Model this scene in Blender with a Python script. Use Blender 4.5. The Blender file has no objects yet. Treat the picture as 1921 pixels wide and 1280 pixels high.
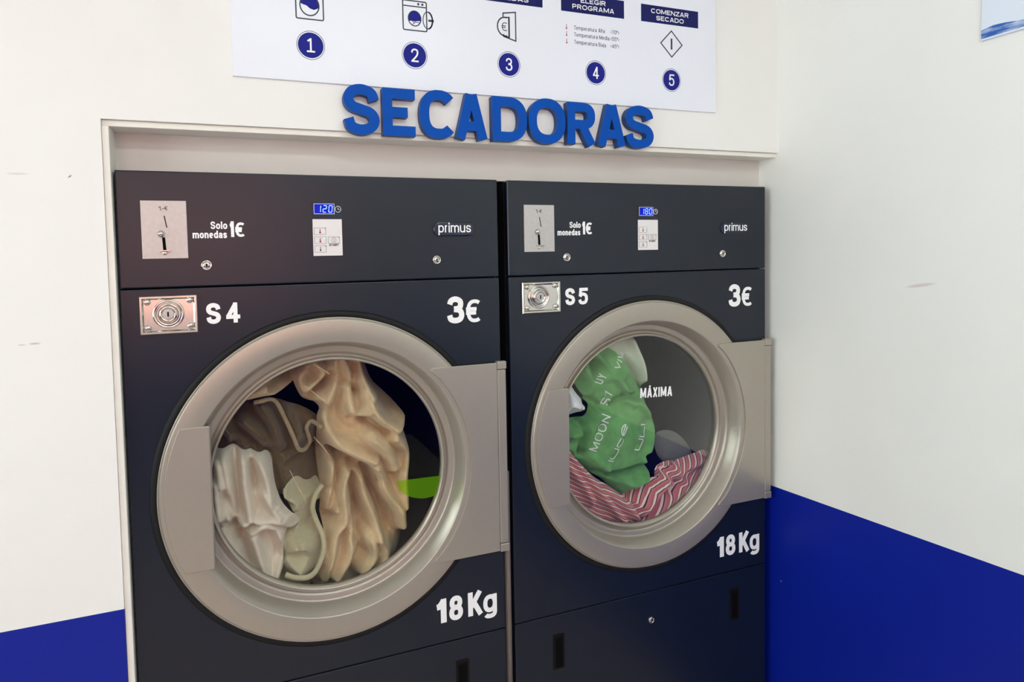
import bpy, bmesh, math, random, json
import numpy as np
from mathutils import Vector, Matrix

S = bpy.context.scene
COL = S.collection
H0 = 1.70            # height of the dryer tops above the floor (metres)
WD = 0.79            # width of one dryer
D2X, D2Y = 0.816, 0.0024

# ------------------------------------------------------------------ camera
cd = bpy.data.cameras.new('camera')
cd.sensor_fit = 'HORIZONTAL'; cd.sensor_width = 36.0
cd.lens = 1132.56 * 36.0 / 1921.0
cd.shift_x = (960.5 - 842.30) / 1921.0
cd.shift_y = -(640.0 - 542.86) / 1921.0
cd.clip_start = 0.02
cam = bpy.data.objects.new('camera', cd); COL.objects.link(cam)
r0 = Vector((0.941584202, -0.33598962, -0.02302534))
r1 = Vector((-0.036954567, -0.035121438, -0.998699577))
r2 = Vector((0.334744008, 0.941210635, -0.045486142))
rot = Matrix((r0, -r1, -r2)).transposed().to_4x4()
cam.matrix_world = Matrix.Translation((0.205957, -1.291367, H0 - 0.187933)) @ rot
S.camera = cam

# ------------------------------------------------------------------ render look
S.view_settings.view_transform = 'Standard'
S.view_settings.look = 'None'
S.view_settings.gamma = 1.0
S.view_settings.use_curve_mapping = False
S.view_settings.exposure = -0.94
LAMP_W = 21.0

def lin(r, g, b):
    f = lambda c: (c / 255 / 12.92) if c / 255 <= 0.04045 else ((c / 255 + 0.055) / 1.055) ** 2.4
    return (f(r), f(g), f(b), 1.0)

# daylight outside the shop front behind the camera
W = bpy.data.worlds.new('daylight'); S.world = W; W.use_nodes = True
bg = W.node_tree.nodes['Background']
bg.inputs[1].default_value = 14.0
_nt = W.node_tree                       # warm street behind; left side brightened for the added left window
_tc = _nt.nodes.new('ShaderNodeTexCoord'); _sp = _nt.nodes.new('ShaderNodeSeparateXYZ'); _cr = _nt.nodes.new('ShaderNodeValToRGB'); _mr = _nt.nodes.new('ShaderNodeMapRange')
_mr.inputs['From Min'].default_value = -1; _mr.inputs['From Max'].default_value = 1
_cr.color_ramp.elements[0].position = 0.10; _cr.color_ramp.elements[0].color = (1.02, 1.14, 1.13, 1)
_cr.color_ramp.elements[1].position = 0.36; _cr.color_ramp.elements[1].color = (0.56, 0.275, 0.24, 1)
_nt.links.new(_tc.outputs['Generated'], _sp.inputs[0]); _nt.links.new(_sp.outputs['X'], _mr.inputs['Value'])
_nt.links.new(_mr.outputs['Result'], _cr.inputs['Fac']); _nt.links.new(_cr.outputs['Color'], bg.inputs[0])

# ------------------------------------------------------------------ materials
def pmat(name, col, rough=0.5, metal=0.0, spec=0.5, noise=0.0, nscale=40.0, bump=0.0, bscale=200.0, emit=None, estr=0.0, coat=0.0):
    m = bpy.data.materials.new(name); m.use_nodes = True
    nt = m.node_tree; b = nt.nodes['Principled BSDF']
    b.inputs['Base Color'].default_value = col
    b.inputs['Roughness'].default_value = rough
    b.inputs['Metallic'].default_value = metal
    b.inputs['Specular IOR Level'].default_value = spec
    b.inputs['Coat Weight'].default_value = coat
    if emit:
        b.inputs['Emission Color'].default_value = emit
        b.inputs['Emission Strength'].default_value = estr
    if noise > 0 or bump > 0:
        tc = nt.nodes.new('ShaderNodeTexCoord')
        if noise > 0:
            n = nt.nodes.new('ShaderNodeTexNoise'); n.inputs['Scale'].default_value = nscale
            n.inputs['Detail'].default_value = 4
            nt.links.new(tc.outputs['Object'], n.inputs['Vector'])
            mr = nt.nodes.new('ShaderNodeMapRange')
            mr.inputs['From Min'].default_value = 0.3; mr.inputs['From Max'].default_value = 0.7
            mr.inputs['To Min'].default_value = 1 - noise; mr.inputs['To Max'].default_value = 1 + noise
            nt.links.new(n.outputs['Fac'], mr.inputs['Value'])
            mx = nt.nodes.new('ShaderNodeVectorMath'); mx.operation = 'SCALE'
            mx.inputs[0].default_value = col[:3]
            nt.links.new(mr.outputs['Result'], mx.inputs['Scale'])
            nt.links.new(mx.outputs['Vector'], b.inputs['Base Color'])
        if bump > 0:
            n2 = nt.nodes.new('ShaderNodeTexNoise'); n2.inputs['Scale'].default_value = bscale
            n2.inputs['Detail'].default_value = 3
            nt.links.new(tc.outputs['Object'], n2.inputs['Vector'])
            bp = nt.nodes.new('ShaderNodeBump'); bp.inputs['Strength'].default_value = bump
            bp.inputs['Distance'].default_value = 0.002
            nt.links.new(n2.outputs['Fac'], bp.inputs['Height'])
            nt.links.new(bp.outputs['Normal'], b.inputs['Normal'])
    return m

M = {}
M['wall'] = pmat('white wall paint', lin(239, 238, 235), 0.55, noise=0.012, nscale=6, bump=0.05, bscale=160)
M['trim'] = pmat('cream trim paint', lin(238, 235, 226), 0.4, noise=0.02, nscale=12)
M['ceil'] = pmat('ceiling white', lin(240, 240, 238), 0.8, noise=0.01)
M['panel'] = pmat('anthracite satin panel', (0.0062, 0.0105, 0.0215, 1), 0.30, spec=0.42, noise=0.03, nscale=30, bump=0.02, bscale=900)
M['side'] = pmat('dark side sheet', (0.010, 0.010, 0.013, 1), 0.5, noise=0.05)
M['silver'] = pmat('champagne silver coat', (0.415, 0.378, 0.318, 1), 0.38, metal=0.55, spec=0.5, noise=0.012, nscale=60)
M['rubber'] = pmat('black rubber', (0.006, 0.006, 0.007, 1), 0.6, spec=0.3, noise=0.05)
M['chrome'] = pmat('polished steel', (0.60, 0.575, 0.53, 1), 0.17, metal=1.0, noise=0.02, nscale=50)
M['steel'] = pmat('brushed steel plate', (0.52, 0.50, 0.485, 1), 0.42, metal=0.45, noise=0.05, nscale=120)
M['black'] = pmat('black recess', (0.003, 0.003, 0.003, 1), 0.8, spec=0.08, noise=0.05)
M['handleblk'] = pmat('dark brown plastic grip', (0.008, 0.0055, 0.0055, 1), 0.5, spec=0.15, noise=0.05)
M['navy'] = pmat('navy glossy film', (0.006, 0.011, 0.035, 1), 0.12, noise=0.03)
M['whitefilm'] = pmat('white keypad film', lin(232, 228, 228), 0.3, noise=0.01)
M['decal'] = pmat('white vinyl lettering', lin(250, 250, 250), 0.35, noise=0.005)
M['ink'] = pmat('dark printed ink', lin(38, 40, 48), 0.4, noise=0.03)
M['signnavy'] = pmat('navy printed ink', lin(26, 32, 134), 0.5, spec=0.15, noise=0.04, nscale=60)
M['signdark'] = pmat('dark navy printed ink', lin(24, 28, 92), 0.5, spec=0.15, noise=0.04, nscale=60)
M['redink'] = pmat('red printed ink', lin(170, 40, 50), 0.4, noise=0.03)
M['board'] = pmat('white sign board', lin(234, 237, 247), 0.3, noise=0.006, nscale=8)
M['letter'] = pmat('blue painted letter', lin(0, 76, 172), 0.5, spec=0.12, noise=0.03, nscale=40)
M['letterside'] = pmat('blue letter edge', lin(16, 60, 120), 0.45, noise=0.03, nscale=40)
M['pipe'] = pmat('grey pipe', lin(128, 118, 112), 0.45, metal=0.2, noise=0.12, nscale=400)
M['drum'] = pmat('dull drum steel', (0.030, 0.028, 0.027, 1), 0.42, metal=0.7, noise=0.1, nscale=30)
M['led'] = pmat('blue lit display', (0.0, 0.005, 0.2, 1), 0.2, spec=0.15, emit=(0.0, 0.012, 0.75, 1), estr=0.95, noise=0.02)
M['leddigit'] = pmat('lit display digit', (0.3, 0.5, 1, 1), 0.3, emit=(0.28, 0.55, 1.0, 1), estr=1.3, noise=0.02)
M['leddot'] = pmat('blue indicator', (0.3, 0.6, 1, 1), 0.3, emit=(0.3, 0.6, 1.0, 1), estr=2.0, noise=0.02)
M['floor'] = None
M['wood'] = pmat('brown wood', lin(120, 70, 50), 0.4, noise=0.2, nscale=12)

def wall_marks(m, marks):
    nt = m.node_tree; b = nt.nodes['Principled BSDF']; src = b.inputs['Base Color'].links[0].from_socket
    tc = nt.nodes.new('ShaderNodeTexCoord')
    for c, r, rot_, col, k in marks:
        mp = nt.nodes.new('ShaderNodeMapping'); mp.vector_type = 'TEXTURE'
        mp.inputs['Location'].default_value = c; mp.inputs['Scale'].default_value = r; mp.inputs['Rotation'].default_value = rot_
        nt.links.new(tc.outputs['Object'], mp.inputs['Vector'])
        ln = nt.nodes.new('ShaderNodeVectorMath'); ln.operation = 'LENGTH'; nt.links.new(mp.outputs[0], ln.inputs[0])
        mr = nt.nodes.new('ShaderNodeMapRange'); mr.inputs['From Min'].default_value = 1.0; mr.inputs['From Max'].default_value = 0.5
        mr.inputs['To Min'].default_value = 0; mr.inputs['To Max'].default_value = k
        nt.links.new(ln.outputs['Value'], mr.inputs['Value'])
        mx = nt.nodes.new('ShaderNodeMix'); mx.data_type = 'RGBA'; nt.links.new(mr.outputs[0], mx.inputs['Factor'])
        nt.links.new(src, mx.inputs[6]); mx.inputs[7].default_value = col; src = mx.outputs[2]
    nt.links.new(src, b.inputs['Base Color'])
wall_marks(M['wall'], [((-.0693, -.014, H0 - .0162), (.0045, .02, .0016), (0, math.radians(-40), 0), lin(110, 104, 100), .9),
    ((-.138, -.014, H0 - .3188), (.011, .02, .0022), (0, 0, 0), lin(170, 164, 160), .6),
    ((-.158, -.014, H0 - .3200), (.008, .02, .0016), (0, 0, 0), lin(180, 174, 170), .5),
    ((-.150, -.014, H0 - .0135), (.020, .02, .0025), (0, 0, 0), lin(205, 198, 195), .5),
    ((1.635, -.385, H0 - .264), (.02, .036, .0045), (math.radians(-9), 0, 0), lin(205, 180, 190), .55)])
def blue_paint():
    m = pmat('deep blue wall paint', lin(4, 30, 148), 0.42, spec=0.3, noise=0.03, nscale=5)
    nt = m.node_tree; b = nt.nodes['Principled BSDF']
    # small pale chips in the paint
    src = b.inputs['Base Color'].links[0].from_socket
    tc = nt.nodes.new('ShaderNodeTexCoord')
    v = nt.nodes.new('ShaderNodeTexVoronoi'); v.inputs['Scale'].default_value = 9
    nt.links.new(tc.outputs['Object'], v.inputs['Vector'])
    lt = nt.nodes.new('ShaderNodeMath'); lt.operation = 'LESS_THAN'; lt.inputs[1].default_value = 0.022
    nt.links.new(v.outputs['Distance'], lt.inputs[0])
    mx = nt.nodes.new('ShaderNodeMix'); mx.data_type = 'RGBA'
    nt.links.new(lt.outputs[0], mx.inputs['Factor'])
    nt.links.new(src, mx.inputs[6]); mx.inputs[7].default_value = lin(120, 130, 180)
    nt.links.new(mx.outputs[2], b.inputs['Base Color'])
    return m
M['blue'] = blue_paint()

def tile_floor():
    m = pmat('beige floor tile', lin(205, 198, 188), 0.25)
    nt = m.node_tree; b = nt.nodes['Principled BSDF']
    tc = nt.nodes.new('ShaderNodeTexCoord')
    br = nt.nodes.new('ShaderNodeTexBrick'); br.offset = 0
    br.inputs['Scale'].default_value = 1.0
    br.inputs['Brick Width'].default_value = 0.45; br.inputs['Row Height'].default_value = 0.45
    br.inputs['Mortar Size'].default_value = 0.004
    br.inputs['Color1'].default_value = lin(208, 192, 180); br.inputs['Color2'].default_value = lin(200, 185, 173)
    br.inputs['Mortar'].default_value = lin(120, 112, 105)
    nt.links.new(tc.outputs['Object'], br.inputs['Vector'])
    nt.links.new(br.outputs['Color'], b.inputs['Base Color'])
    return m
M['floor'] = tile_floor()

def glass_mat(name='door glass', tint=(0.96, 0.97, 0.96, 1)):
    m = bpy.data.materials.new(name); m.use_nodes = True
    nt = m.node_tree; nt.nodes.clear()
    o = nt.nodes.new('ShaderNodeOutputMaterial')
    t = nt.nodes.new('ShaderNodeBsdfTransparent'); t.inputs[0].default_value = tint
    g = nt.nodes.new('ShaderNodeBsdfGlossy'); g.inputs['Roughness'].default_value = 0.0
    f = nt.nodes.new('ShaderNodeFresnel'); f.inputs['IOR'].default_value = 1.31
    mx = nt.nodes.new('ShaderNodeMixShader')
    nt.links.new(f.outputs[0], mx.inputs[0]); nt.links.new(t.outputs[0], mx.inputs[1]); nt.links.new(g.outputs[0], mx.inputs[2])
    nt.links.new(mx.outputs[0], o.inputs['Surface'])
    return m
M['glass'] = glass_mat()

def sticker_mat():
    m = bpy.data.materials.new('translucent green film'); m.use_nodes = True
    nt = m.node_tree; nt.nodes.clear()
    o = nt.nodes.new('ShaderNodeOutputMaterial')
    t = nt.nodes.new('ShaderNodeBsdfTransparent'); t.inputs[0].default_value = (0.86, 0.95, 0.42, 1)
    d = nt.nodes.new('ShaderNodeBsdfDiffuse'); d.inputs[0].default_value = (0.20, 0.50, 0.02, 1)
    mx = nt.nodes.new('ShaderNodeMixShader'); mx.inputs[0].default_value = 0.22
    nt.links.new(t.outputs[0], mx.inputs[1]); nt.links.new(d.outputs[0], mx.inputs[2])
    nt.links.new(mx.outputs[0], o.inputs['Surface'])
    return m
M['sticker'] = sticker_mat()

def cloth_mat(name, col, noise=0.08, nscale=60, bump=0.35, bscale=500, sheen=0.3):
    m = pmat(name, col, 0.9, spec=0.15, noise=noise, nscale=nscale, bump=bump, bscale=bscale)
    m.node_tree.nodes['Principled BSDF'].inputs['Sheen Weight'].default_value = sheen
    return m
M['fleece'] = cloth_mat('beige fleece', lin(226, 198, 160), noise=0.12, nscale=35, bump=0.8, bscale=380)
M['cream'] = cloth_mat('cream plush cloth', lin(236, 224, 208), noise=0.05, nscale=70, bump=0.45, bscale=600)
M['towel'] = cloth_mat('grey green towel', lin(206, 198, 166), noise=0.06, nscale=70, bump=0.5, bscale=700)
M['loopc'] = cloth_mat('olive hem cloth', lin(168, 148, 118), noise=0.06)
M['fleeceshade'] = cloth_mat('shade darkened fleece', lin(108, 88, 62), noise=0.10, nscale=40)  # inner side of the beige fleece; its shade is put into the colour
M['quilt'] = cloth_mat('green quilt cloth', lin(114, 170, 106), noise=0.24, nscale=22, bump=0.6, bscale=90, sheen=0.1)
M['whitec'] = cloth_mat('white cotton', lin(244, 246, 250), noise=0.02, bump=0.15)
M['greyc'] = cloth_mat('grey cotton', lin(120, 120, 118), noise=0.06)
M['streak'] = pmat('pale thread', lin(236, 205, 170), 0.5, noise=0.02)

def lining():
    nt = M['quilt'].node_tree; b = nt.nodes['Principled BSDF']; src = b.inputs['Base Color'].links[0].from_socket
    a = nt.nodes.new('ShaderNodeAttribute'); a.attribute_name = 'stripe'
    mx = nt.nodes.new('ShaderNodeMix'); mx.data_type = 'RGBA'; mx.inputs[7].default_value = lin(206, 214, 196)
    nt.links.new(a.outputs['Fac'], mx.inputs['Factor']); nt.links.new(src, mx.inputs[6]); nt.links.new(mx.outputs[2], b.inputs['Base Color'])
lining()
def stripe_mat():
    m = cloth_mat('red and white striped cotton', lin(190, 90, 95), noise=0.0, bump=0.2)
    nt = m.node_tree; b = nt.nodes['Principled BSDF']
    a = nt.nodes.new('ShaderNodeAttribute'); a.attribute_name = 'stripe'
    fr = nt.nodes.new('ShaderNodeMath'); fr.operation = 'FRACT'
    nt.links.new(a.outputs['Fac'], fr.inputs[0])
    cr = nt.nodes.new('ShaderNodeValToRGB'); e = cr.color_ramp
    e.interpolation = 'EASE'
    stops = [(0.0, lin(206, 120, 122)), (0.30, lin(196, 104, 108)), (0.36, lin(246, 226, 220)), (0.56, lin(250, 232, 226)),
             (0.62, lin(92, 40, 52)), (0.70, lin(92, 40, 52)), (0.76, lin(214, 140, 140)), (1.0, lin(206, 120, 122))]
    e.elements[0].position, e.elements[0].color = stops[0]
    e.elements[1].position, e.elements[1].color = stops[-1]
    for p, c in stops[1:-1]:
        el = e.elements.new(p); el.color = c
    nt.links.new(fr.outputs[0], cr.inputs['Fac'])
    nt.links.new(cr.outputs['Color'], b.inputs['Base Color'])
    return m
M['stripe'] = stripe_mat()

def poster_mat():
    m = pmat('pale poster print', lin(222, 230, 244), 0.3)
    return m
M['poster'] = pmat('pale poster print', lin(224, 232, 246), 0.3, noise=0.02, nscale=5)
def wave_mat():
    m = pmat('blue wave print', lin(40, 110, 190), 0.3)
    nt = m.node_tree; b = nt.nodes['Principled BSDF']
    tc = nt.nodes.new('ShaderNodeTexCoord')
    mp = nt.nodes.new('ShaderNodeMapping'); mp.inputs['Scale'].default_value = (1, 22, 130)
    n = nt.nodes.new('ShaderNodeTexNoise'); n.inputs['Scale'].default_value = 1.0; n.inputs['Detail'].default_value = 5
    nt.links.new(tc.outputs['Object'], mp.inputs['Vector']); nt.links.new(mp.outputs[0], n.inputs['Vector'])
    cr = nt.nodes.new('ShaderNodeValToRGB')
    cr.color_ramp.elements[0].position = 0.42; cr.color_ramp.elements[0].color = lin(30, 92, 178)
    cr.color_ramp.elements[1].position = 0.68; cr.color_ramp.elements[1].color = lin(205, 224, 245)
    nt.links.new(n.outputs['Fac'], cr.inputs['Fac']); nt.links.new(cr.outputs['Color'], b.inputs['Base Color'])
    return m
M['wave'] = wave_mat()

# ------------------------------------------------------------------ object helpers
def link(o, parent=None):
    COL.objects.link(o)
    if parent is not None: o.parent = parent
    return o
def obj(name, bm, m, parent=None, loc=(0, 0, 0), smooth=False, bevel=0.0, seg=2):
    me = bpy.data.meshes.new(name)
    bmesh.ops.recalc_face_normals(bm, faces=bm.faces)
    bm.to_mesh(me); bm.free()
    for mm in (m if isinstance(m, (list, tuple)) else [m]): me.materials.append(mm)
    if smooth:
        for p in me.polygons: p.use_smooth = True
    o = bpy.data.objects.new(name, me); link(o, parent)
    o.location = loc
    if bevel > 0:
        b = o.modifiers.new('bevel', 'BEVEL'); b.width = bevel; b.segments = seg; b.limit_method = 'ANGLE'; b.angle_limit = math.radians(40)
    return o
def empty(name, loc):
    o = bpy.data.objects.new(name, None); o.empty_display_size = 0.1; o.location = loc; COL.objects.link(o); return o
def tag(o, label=None, cat=None, group=None, kind=None):
    if label: o['label'] = label
    if cat: o['category'] = cat
    if group: o['group'] = group
    if kind: o['kind'] = kind
    return o
def box(bm, x0, x1, y0, y1, z0, z1, mi=0):
    v = [bm.verts.new((x, y, z)) for x in (x0, x1) for y in (y0, y1) for z in (z0, z1)]
    fs = [(0, 1, 3, 2), (4, 6, 7, 5), (0, 4, 5, 1), (2, 3, 7, 6), (0, 2, 6, 4), (1, 5, 7, 3)]
    for f in fs:
        fc = bm.faces.new([v[i] for i in f]); fc.material_index = mi
def bx(*a): 
    bm = bmesh.new(); box(bm, *a); return bm
def prism(bm, pts, y0, y1, mi=0):
    """polygon of (x,z) extruded from y0 (front) to y1"""
    a = [bm.verts.new((x, y0, z)) for x, z in pts]; b = [bm.verts.new((x, y1, z)) for x, z in pts]
    n = len(pts)
    f = bm.faces.new(a); f.material_index = mi
    f = bm.faces.new(b[::-1]); f.material_index = mi
    for i in range(n):
        f = bm.faces.new((a[i], b[i], b[(i + 1) % n], a[(i + 1) % n])); f.material_index = mi
def lathe(bm, prof, cx, cz, n=160, close=True, mi=0, a0=0.0, a1=2 * math.pi):
    """profile of (r, y) spun round the y axis through (cx, cz)"""
    full = abs(a1 - a0 - 2 * math.pi) < 1e-6
    cnt = n if full else n + 1
    rings = []
    for r, y in prof:
        if r < 1e-6:
            rings.append([bm.verts.new((cx, y, cz))]); continue
        rings.append([bm.verts.new((cx + r * math.cos(a0 + (a1 - a0) * i / n), y, cz + r * math.sin(a0 + (a1 - a0) * i / n))) for i in range(cnt)])
    m = len(rings)
    for k in range(m if close else m - 1):
        A, B = rings[k], rings[(k + 1) % m]
        if len(A) == 1 and len(B) == 1: continue
        for i in range(n if full else n):
            j = (i + 1) % cnt if full else i + 1
            if len(A) == 1: vs = (A[0], B[i], B[j])
            elif len(B) == 1: vs = (A[i], B[0], A[j])
            else: vs = (A[i], B[i], B[j], A[j])
            f = bm.faces.new(vs); f.material_index = mi
def rrect(x0, x1, z0, z1, r, n=6):
    p = []
    for cx, cz, a in ((x1 - r, z1 - r, 0), (x0 + r, z1 - r, 90), (x0 + r, z0 + r, 180), (x1 - r, z0 + r, 270)):
        for i in range(n + 1):
            t = math.radians(a + 90 * i / n); p.append((cx + r * math.cos(t), cz + r * math.sin(t)))
    return p
def crspline(pts, n=8, closed=False):
    P = [Vector(p) for p in pts]
    out = []
    m = len(P)
    rng = range(m if closed else m - 1)
    for i in rng:
        if closed: a, b, c, d = P[(i - 1) % m], P[i], P[(i + 1) % m], P[(i + 2) % m]
        else:
            a = P[i - 1] if i > 0 else P[0] * 2 - P[1]
            b, c = P[i], P[i + 1]
            d = P[i + 2] if i + 2 < m else P[-1] * 2 - P[-2]
        for k in range(n):
            t = k / n
            out.append(0.5 * ((2 * b) + (c - a) * t + (2 * a - 5 * b + 4 * c - d) * t * t + (3 * b - a - 3 * c + d) * t ** 3))
    if not closed: out.append(P[-1])
    return out
def tube(bm, pts, r, n=10, taper=None, cap=True):
    P = [Vector(p) for p in pts]; rings = []
    up = Vector((0, 0, 1))
    for i, p in enumerate(P):
        t = (P[min(i + 1, len(P) - 1)] - P[max(i - 1, 0)]).normalized()
        s = t.cross(up)
        if s.length < 1e-3: s = t.cross(Vector((0, 1, 0)))
        s.normalize(); u = s.cross(t).normalized()
        rr = r * (taper(i / (len(P) - 1)) if taper else 1)
        rings.append([bm.verts.new(p + s * rr * math.cos(2 * math.pi * k / n) + u * rr * math.sin(2 * math.pi * k / n)) for k in range(n)])
    for A, B in zip(rings, rings[1:]):
        for k in range(n): bm.faces.new((A[k], A[(k + 1) % n], B[(k + 1) % n], B[k]))
    if cap:
        bm.faces.new(rings[0][::-1]); bm.faces.new(rings[-1])

# ------------------------------------------------------------------ stroke lettering
def arc(cx, cy, rx, ry, a0, a1, n=18):
    return [(cx + rx * math.cos(math.radians(a0 + (a1 - a0) * i / n)), cy + ry * math.sin(math.radians(a0 + (a1 - a0) * i / n))) for i in range(n + 1)]
def sq(cx, cy, rx, ry, a0, a1, e=2.5, n=20):   # superellipse arc
    o = []
    for i in range(n + 1):
        t = math.radians(a0 + (a1 - a0) * i / n); c, s = math.cos(t), math.sin(t)
        o.append((cx + rx * math.copysign(abs(c) ** (2 / e), c), cy + ry * math.copysign(abs(s) ** (2 / e), s)))
    return o
SP = [(1, .735), (.88, .92), (.5, 1), (.13, .93), (.01, .745), (.15, .585), (.5, .505), (.86, .42), (1, .255), (.88, .08), (.5, 0), (.12, .075), (0, .275)]
EUR = [sq(.58, .5, .52, .5, 52, 308), [(-9, .6), (.72, .6)], [(-9, .4), (.68, .4)]]
G = {  # glyph: (width / height, is lower case, strokes)
 'S': (.64, 0, [('s', SP)]),
 'E': (.56, 0, [[(0, -9), (0, 9)], [(-9, 1), (9, 1)], [(-9, .5), (.88, .5)], [(-9, 0), (9, 0)]]),
 'C': (.70, 0, [sq(.52, .5, .52, .5, 42, 318)]),
 'G': (.72, 0, [sq(.52, .5, .52, .5, 42, 350), [(.5, .42), (1.02, .42)]]),
 'A': (.68, 0, [[(0, -9), (.46, 9)], [(.54, 9), (1, -9)], [(.18, .24), (.82, .24)]]),
 'Á': (.68, 0, [[(0, -9), (.46, 9)], [(.54, 9), (1, -9)], [(.18, .24), (.82, .24)], [(.42, 1.17), (.66, 1.36)]]),
 'D': (.68, 0, [[(0, -9), (0, 9)], [(-9, 1), (.42, 1)] + sq(.42, .5, .58, .5, 90, -90) + [(-9, 0)]]),
 'O': (.74, 0, [('c', sq(.5, .5, .5, .5, 0, 360, 2.3, 40)[:-1])]),
 'R': (.64, 0, [[(0, -9), (0, 9)], [(-9, 1), (.55, 1)] + sq(.55, .74, .40, .26, 90, -90) + [(-9, .48)], [(.52, .46), (.98, -9)]]),
 'P': (.60, 0, [[(0, -9), (0, 9)], [(-9, 1), (.55, 1)] + sq(.55, .72, .43, .28, 90, -90) + [(-9, .44)]]),
 'M': (.82, 0, [[(0, -9), (0, 9)], [(1, -9), (1, 9)], [(0, 9), (.5, .05)], [(.5, .05), (1, 9)]]),
 'N': (.68, 0, [[(0, -9), (0, 9)], [(1, -9), (1, 9)], [(0, 9), (1, -9)]]),
 'Z': (.60, 0, [[(-9, 1), (1, 1), (0, 0), (9, 0)]]),
 'L': (.52, 0, [[(0, 9), (0, -9)], [(-9, 0), (9, 0)]]),
 'I': (.0, 0, [[(.5, -9), (.5, 9)]]),
 'T': (.58, 0, [[(.5, -9), (.5, 9)], [(-9, 1), (9, 1)]]),
 'X': (.62, 0, [[(0, -9), (1, 9)], [(0, 9), (1, -9)]]),
 'U': (.66, 0, [[(0, 9), (0, .38)] + sq(.5, .38, .5, .38, 180, 360) + [(1, 9)]]),
 'V': (.62, 0, [[(0, 9), (.5, -9)], [(.5, -9), (1, 9)]]),
 'Y': (.62, 0, [[(0, 9), (.5, .45)], [(1, 9), (.5, .45)], [(.5, .5), (.5, -9)]]),
 'K': (.66, 0, [[(0, -9), (0, 9)], [(.95, 9), (.05, .34)], [(.34, .58), (1, -9)]]),
 'B': (.62, 0, [[(0, -9), (0, 9)], [(-9, 1), (.5, 1)] + sq(.5, .76, .40, .24, 90, -90) + [(-9, .52)], [(.5, .52)] + sq(.5, .26, .48, .26, 90, -90) + [(-9, 0)]]),
 '0': (.58, 0, [('c', sq(.5, .5, .5, .5, 0, 360, 2.4, 36)[:-1])]),
 '1': (.36, 0, [[(.95, -9), (.95, 9)], [(-.25, .74), (.25, .76), (.80, .98)]]),
 'i1': (.50, 0, [[(.5, -9), (.5, 9)], [(.02, .82), (.5, .98)], [(-9, 0), (9, 0)]]),
 '2': (.58, 0, [('s', [(0, .72), (.12, .92), (.5, 1), (.9, .92), (.98, .73), (.85, .5), (.45, .24), (.05, .02)]), [(-9, 0), (9, 0)]]),
 '3': (.58, 0, [('s', [(.02, .76), (.14, .93), (.48, 1), (.84, .92), (.93, .76), (.8, .58), (.38, .53)]), ('s', [(.38, .53), (.84, .47), (1, .27), (.87, .07), (.48, 0), (.1, .07), (0, .26)])]),
 '4': (.62, 0, [[(.74, -9), (.74, 9)], [(.70, .98), (.02, .28)], [(-9, .25), (9, .25)]]),
 '5': (.58, 0, [[(9, 1), (.16, 1), (.06, .48)], ('s', [(.04, .49), (.28, .62), (.55, .65), (.9, .54), (1, .32), (.87, .08), (.48, 0), (.12, .06), (0, .25)])]),
 '7': (.56, 0, [[(-9, 1), (.95, 1), (.35, -9)]]),
 '8': (.58, 0, [('c', sq(.5, .765, .44, .235, 0, 360, 2.2, 28)[:-1]), ('c', sq(.5, .265, .5, .265, 0, 360, 2.2, 28)[:-1])]),
 '€': (.62, 0, EUR),
 'o': (.60, 1, [('c', sq(.5, .5, .5, .5, 0, 360, 2.3, 30)[:-1])]),
 'l': (.0, 1, [[(.5, -9), (.5, 8)]]),
 'i': (.0, 1, [[(.5, -9), (.5, 9)], [(.5, 1.24), (.5, 1.52)]]),
 'm': (.92, 1, [[(0, -9), (0, 9)], [(0, .6)] + sq(.25, .6, .25, .4, 180, 0) + [(.5, -9)], [(.5, .6)] + sq(.75, .6, .25, .4, 180, 0) + [(1, -9)]]),
 'n': (.58, 1, [[(0, -9), (0, 9)], [(0, .6)] + sq(.5, .6, .5, .4, 180, 0) + [(1, -9)]]),
 'e': (.58, 1, [[(.05, .5), (1.0, .5)], sq(.5, .5, .5, .5, 0, 312, 2.2)]),
 'd': (.60, 1, [[(1, -9), (1, 8)], ('c', sq(.5, .5, .5, .5, 0, 360, 2.3, 28)[:-1])]),
 'a': (.58, 1, [[(.08, .74)] + sq(.5, .62, .44, .38, 160, 0) + [(.94, -9)], ('c', sq(.47, .27, .47, .27, 0, 360, 2.2, 24)[:-1])]),
 's': (.54, 1, [('s', SP)]),
 'g': (.60, 1, [('c', sq(.5, .5, .5, .5, 0, 360, 2.3, 28)[:-1]), [(1, 9), (1, -.15)] + sq(.5, -.15, .5, .3, 0, -150)]),
 'p': (.60, 1, [[(0, -8), (0, 9)], ('c', sq(.5, .5, .5, .5, 0, 360, 2.3, 28)[:-1])]),
 'r': (.30, 1, [[(0, -9), (0, 9)], [(0, .55)] + sq(1.0, .55, 1.0, .45, 180, 92)]),
 'u': (.58, 1, [[(1, -9), (1, 9)], [(0, 9), (0, .4)] + sq(.5, .4, .5, .4, 180, 360)]),
 't': (.34, 1, [[(.4, 1.35), (.4, .25)] + sq(.8, .25, .4, .25, 180, 290), [(-9, .95), (9, .95)]]),
 'j': (.16, 1, [[(.9, 9), (.9, -.2)] + arc(.3, -.2, .6, .2, 0, -90, 6), [(.9, 1.24), (.9, 1.5)]]),
 'c': (.54, 1, [sq(.52, .5, .52, .5, 45, 315)]),
 '(': (.20, 0, [arc(1.6, .45, 1.5, .62, 145, 215, 10)]),
 ')': (.20, 0, [arc(-.6, .45, 1.5, .62, 35, -35, 10)]),
 'º': (.28, 0, [('c', sq(.5, .83, .5, .17, 0, 360, 2.1, 16)[:-1])]),
 ',': (.0, 0, [[(.6, .12), (.4, -.12)]]),
 '-': (.34, 0, [[(-9, .38), (9, .38)]]),
 ' ': (.24, 0, []),
}
XH = 0.73
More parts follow.
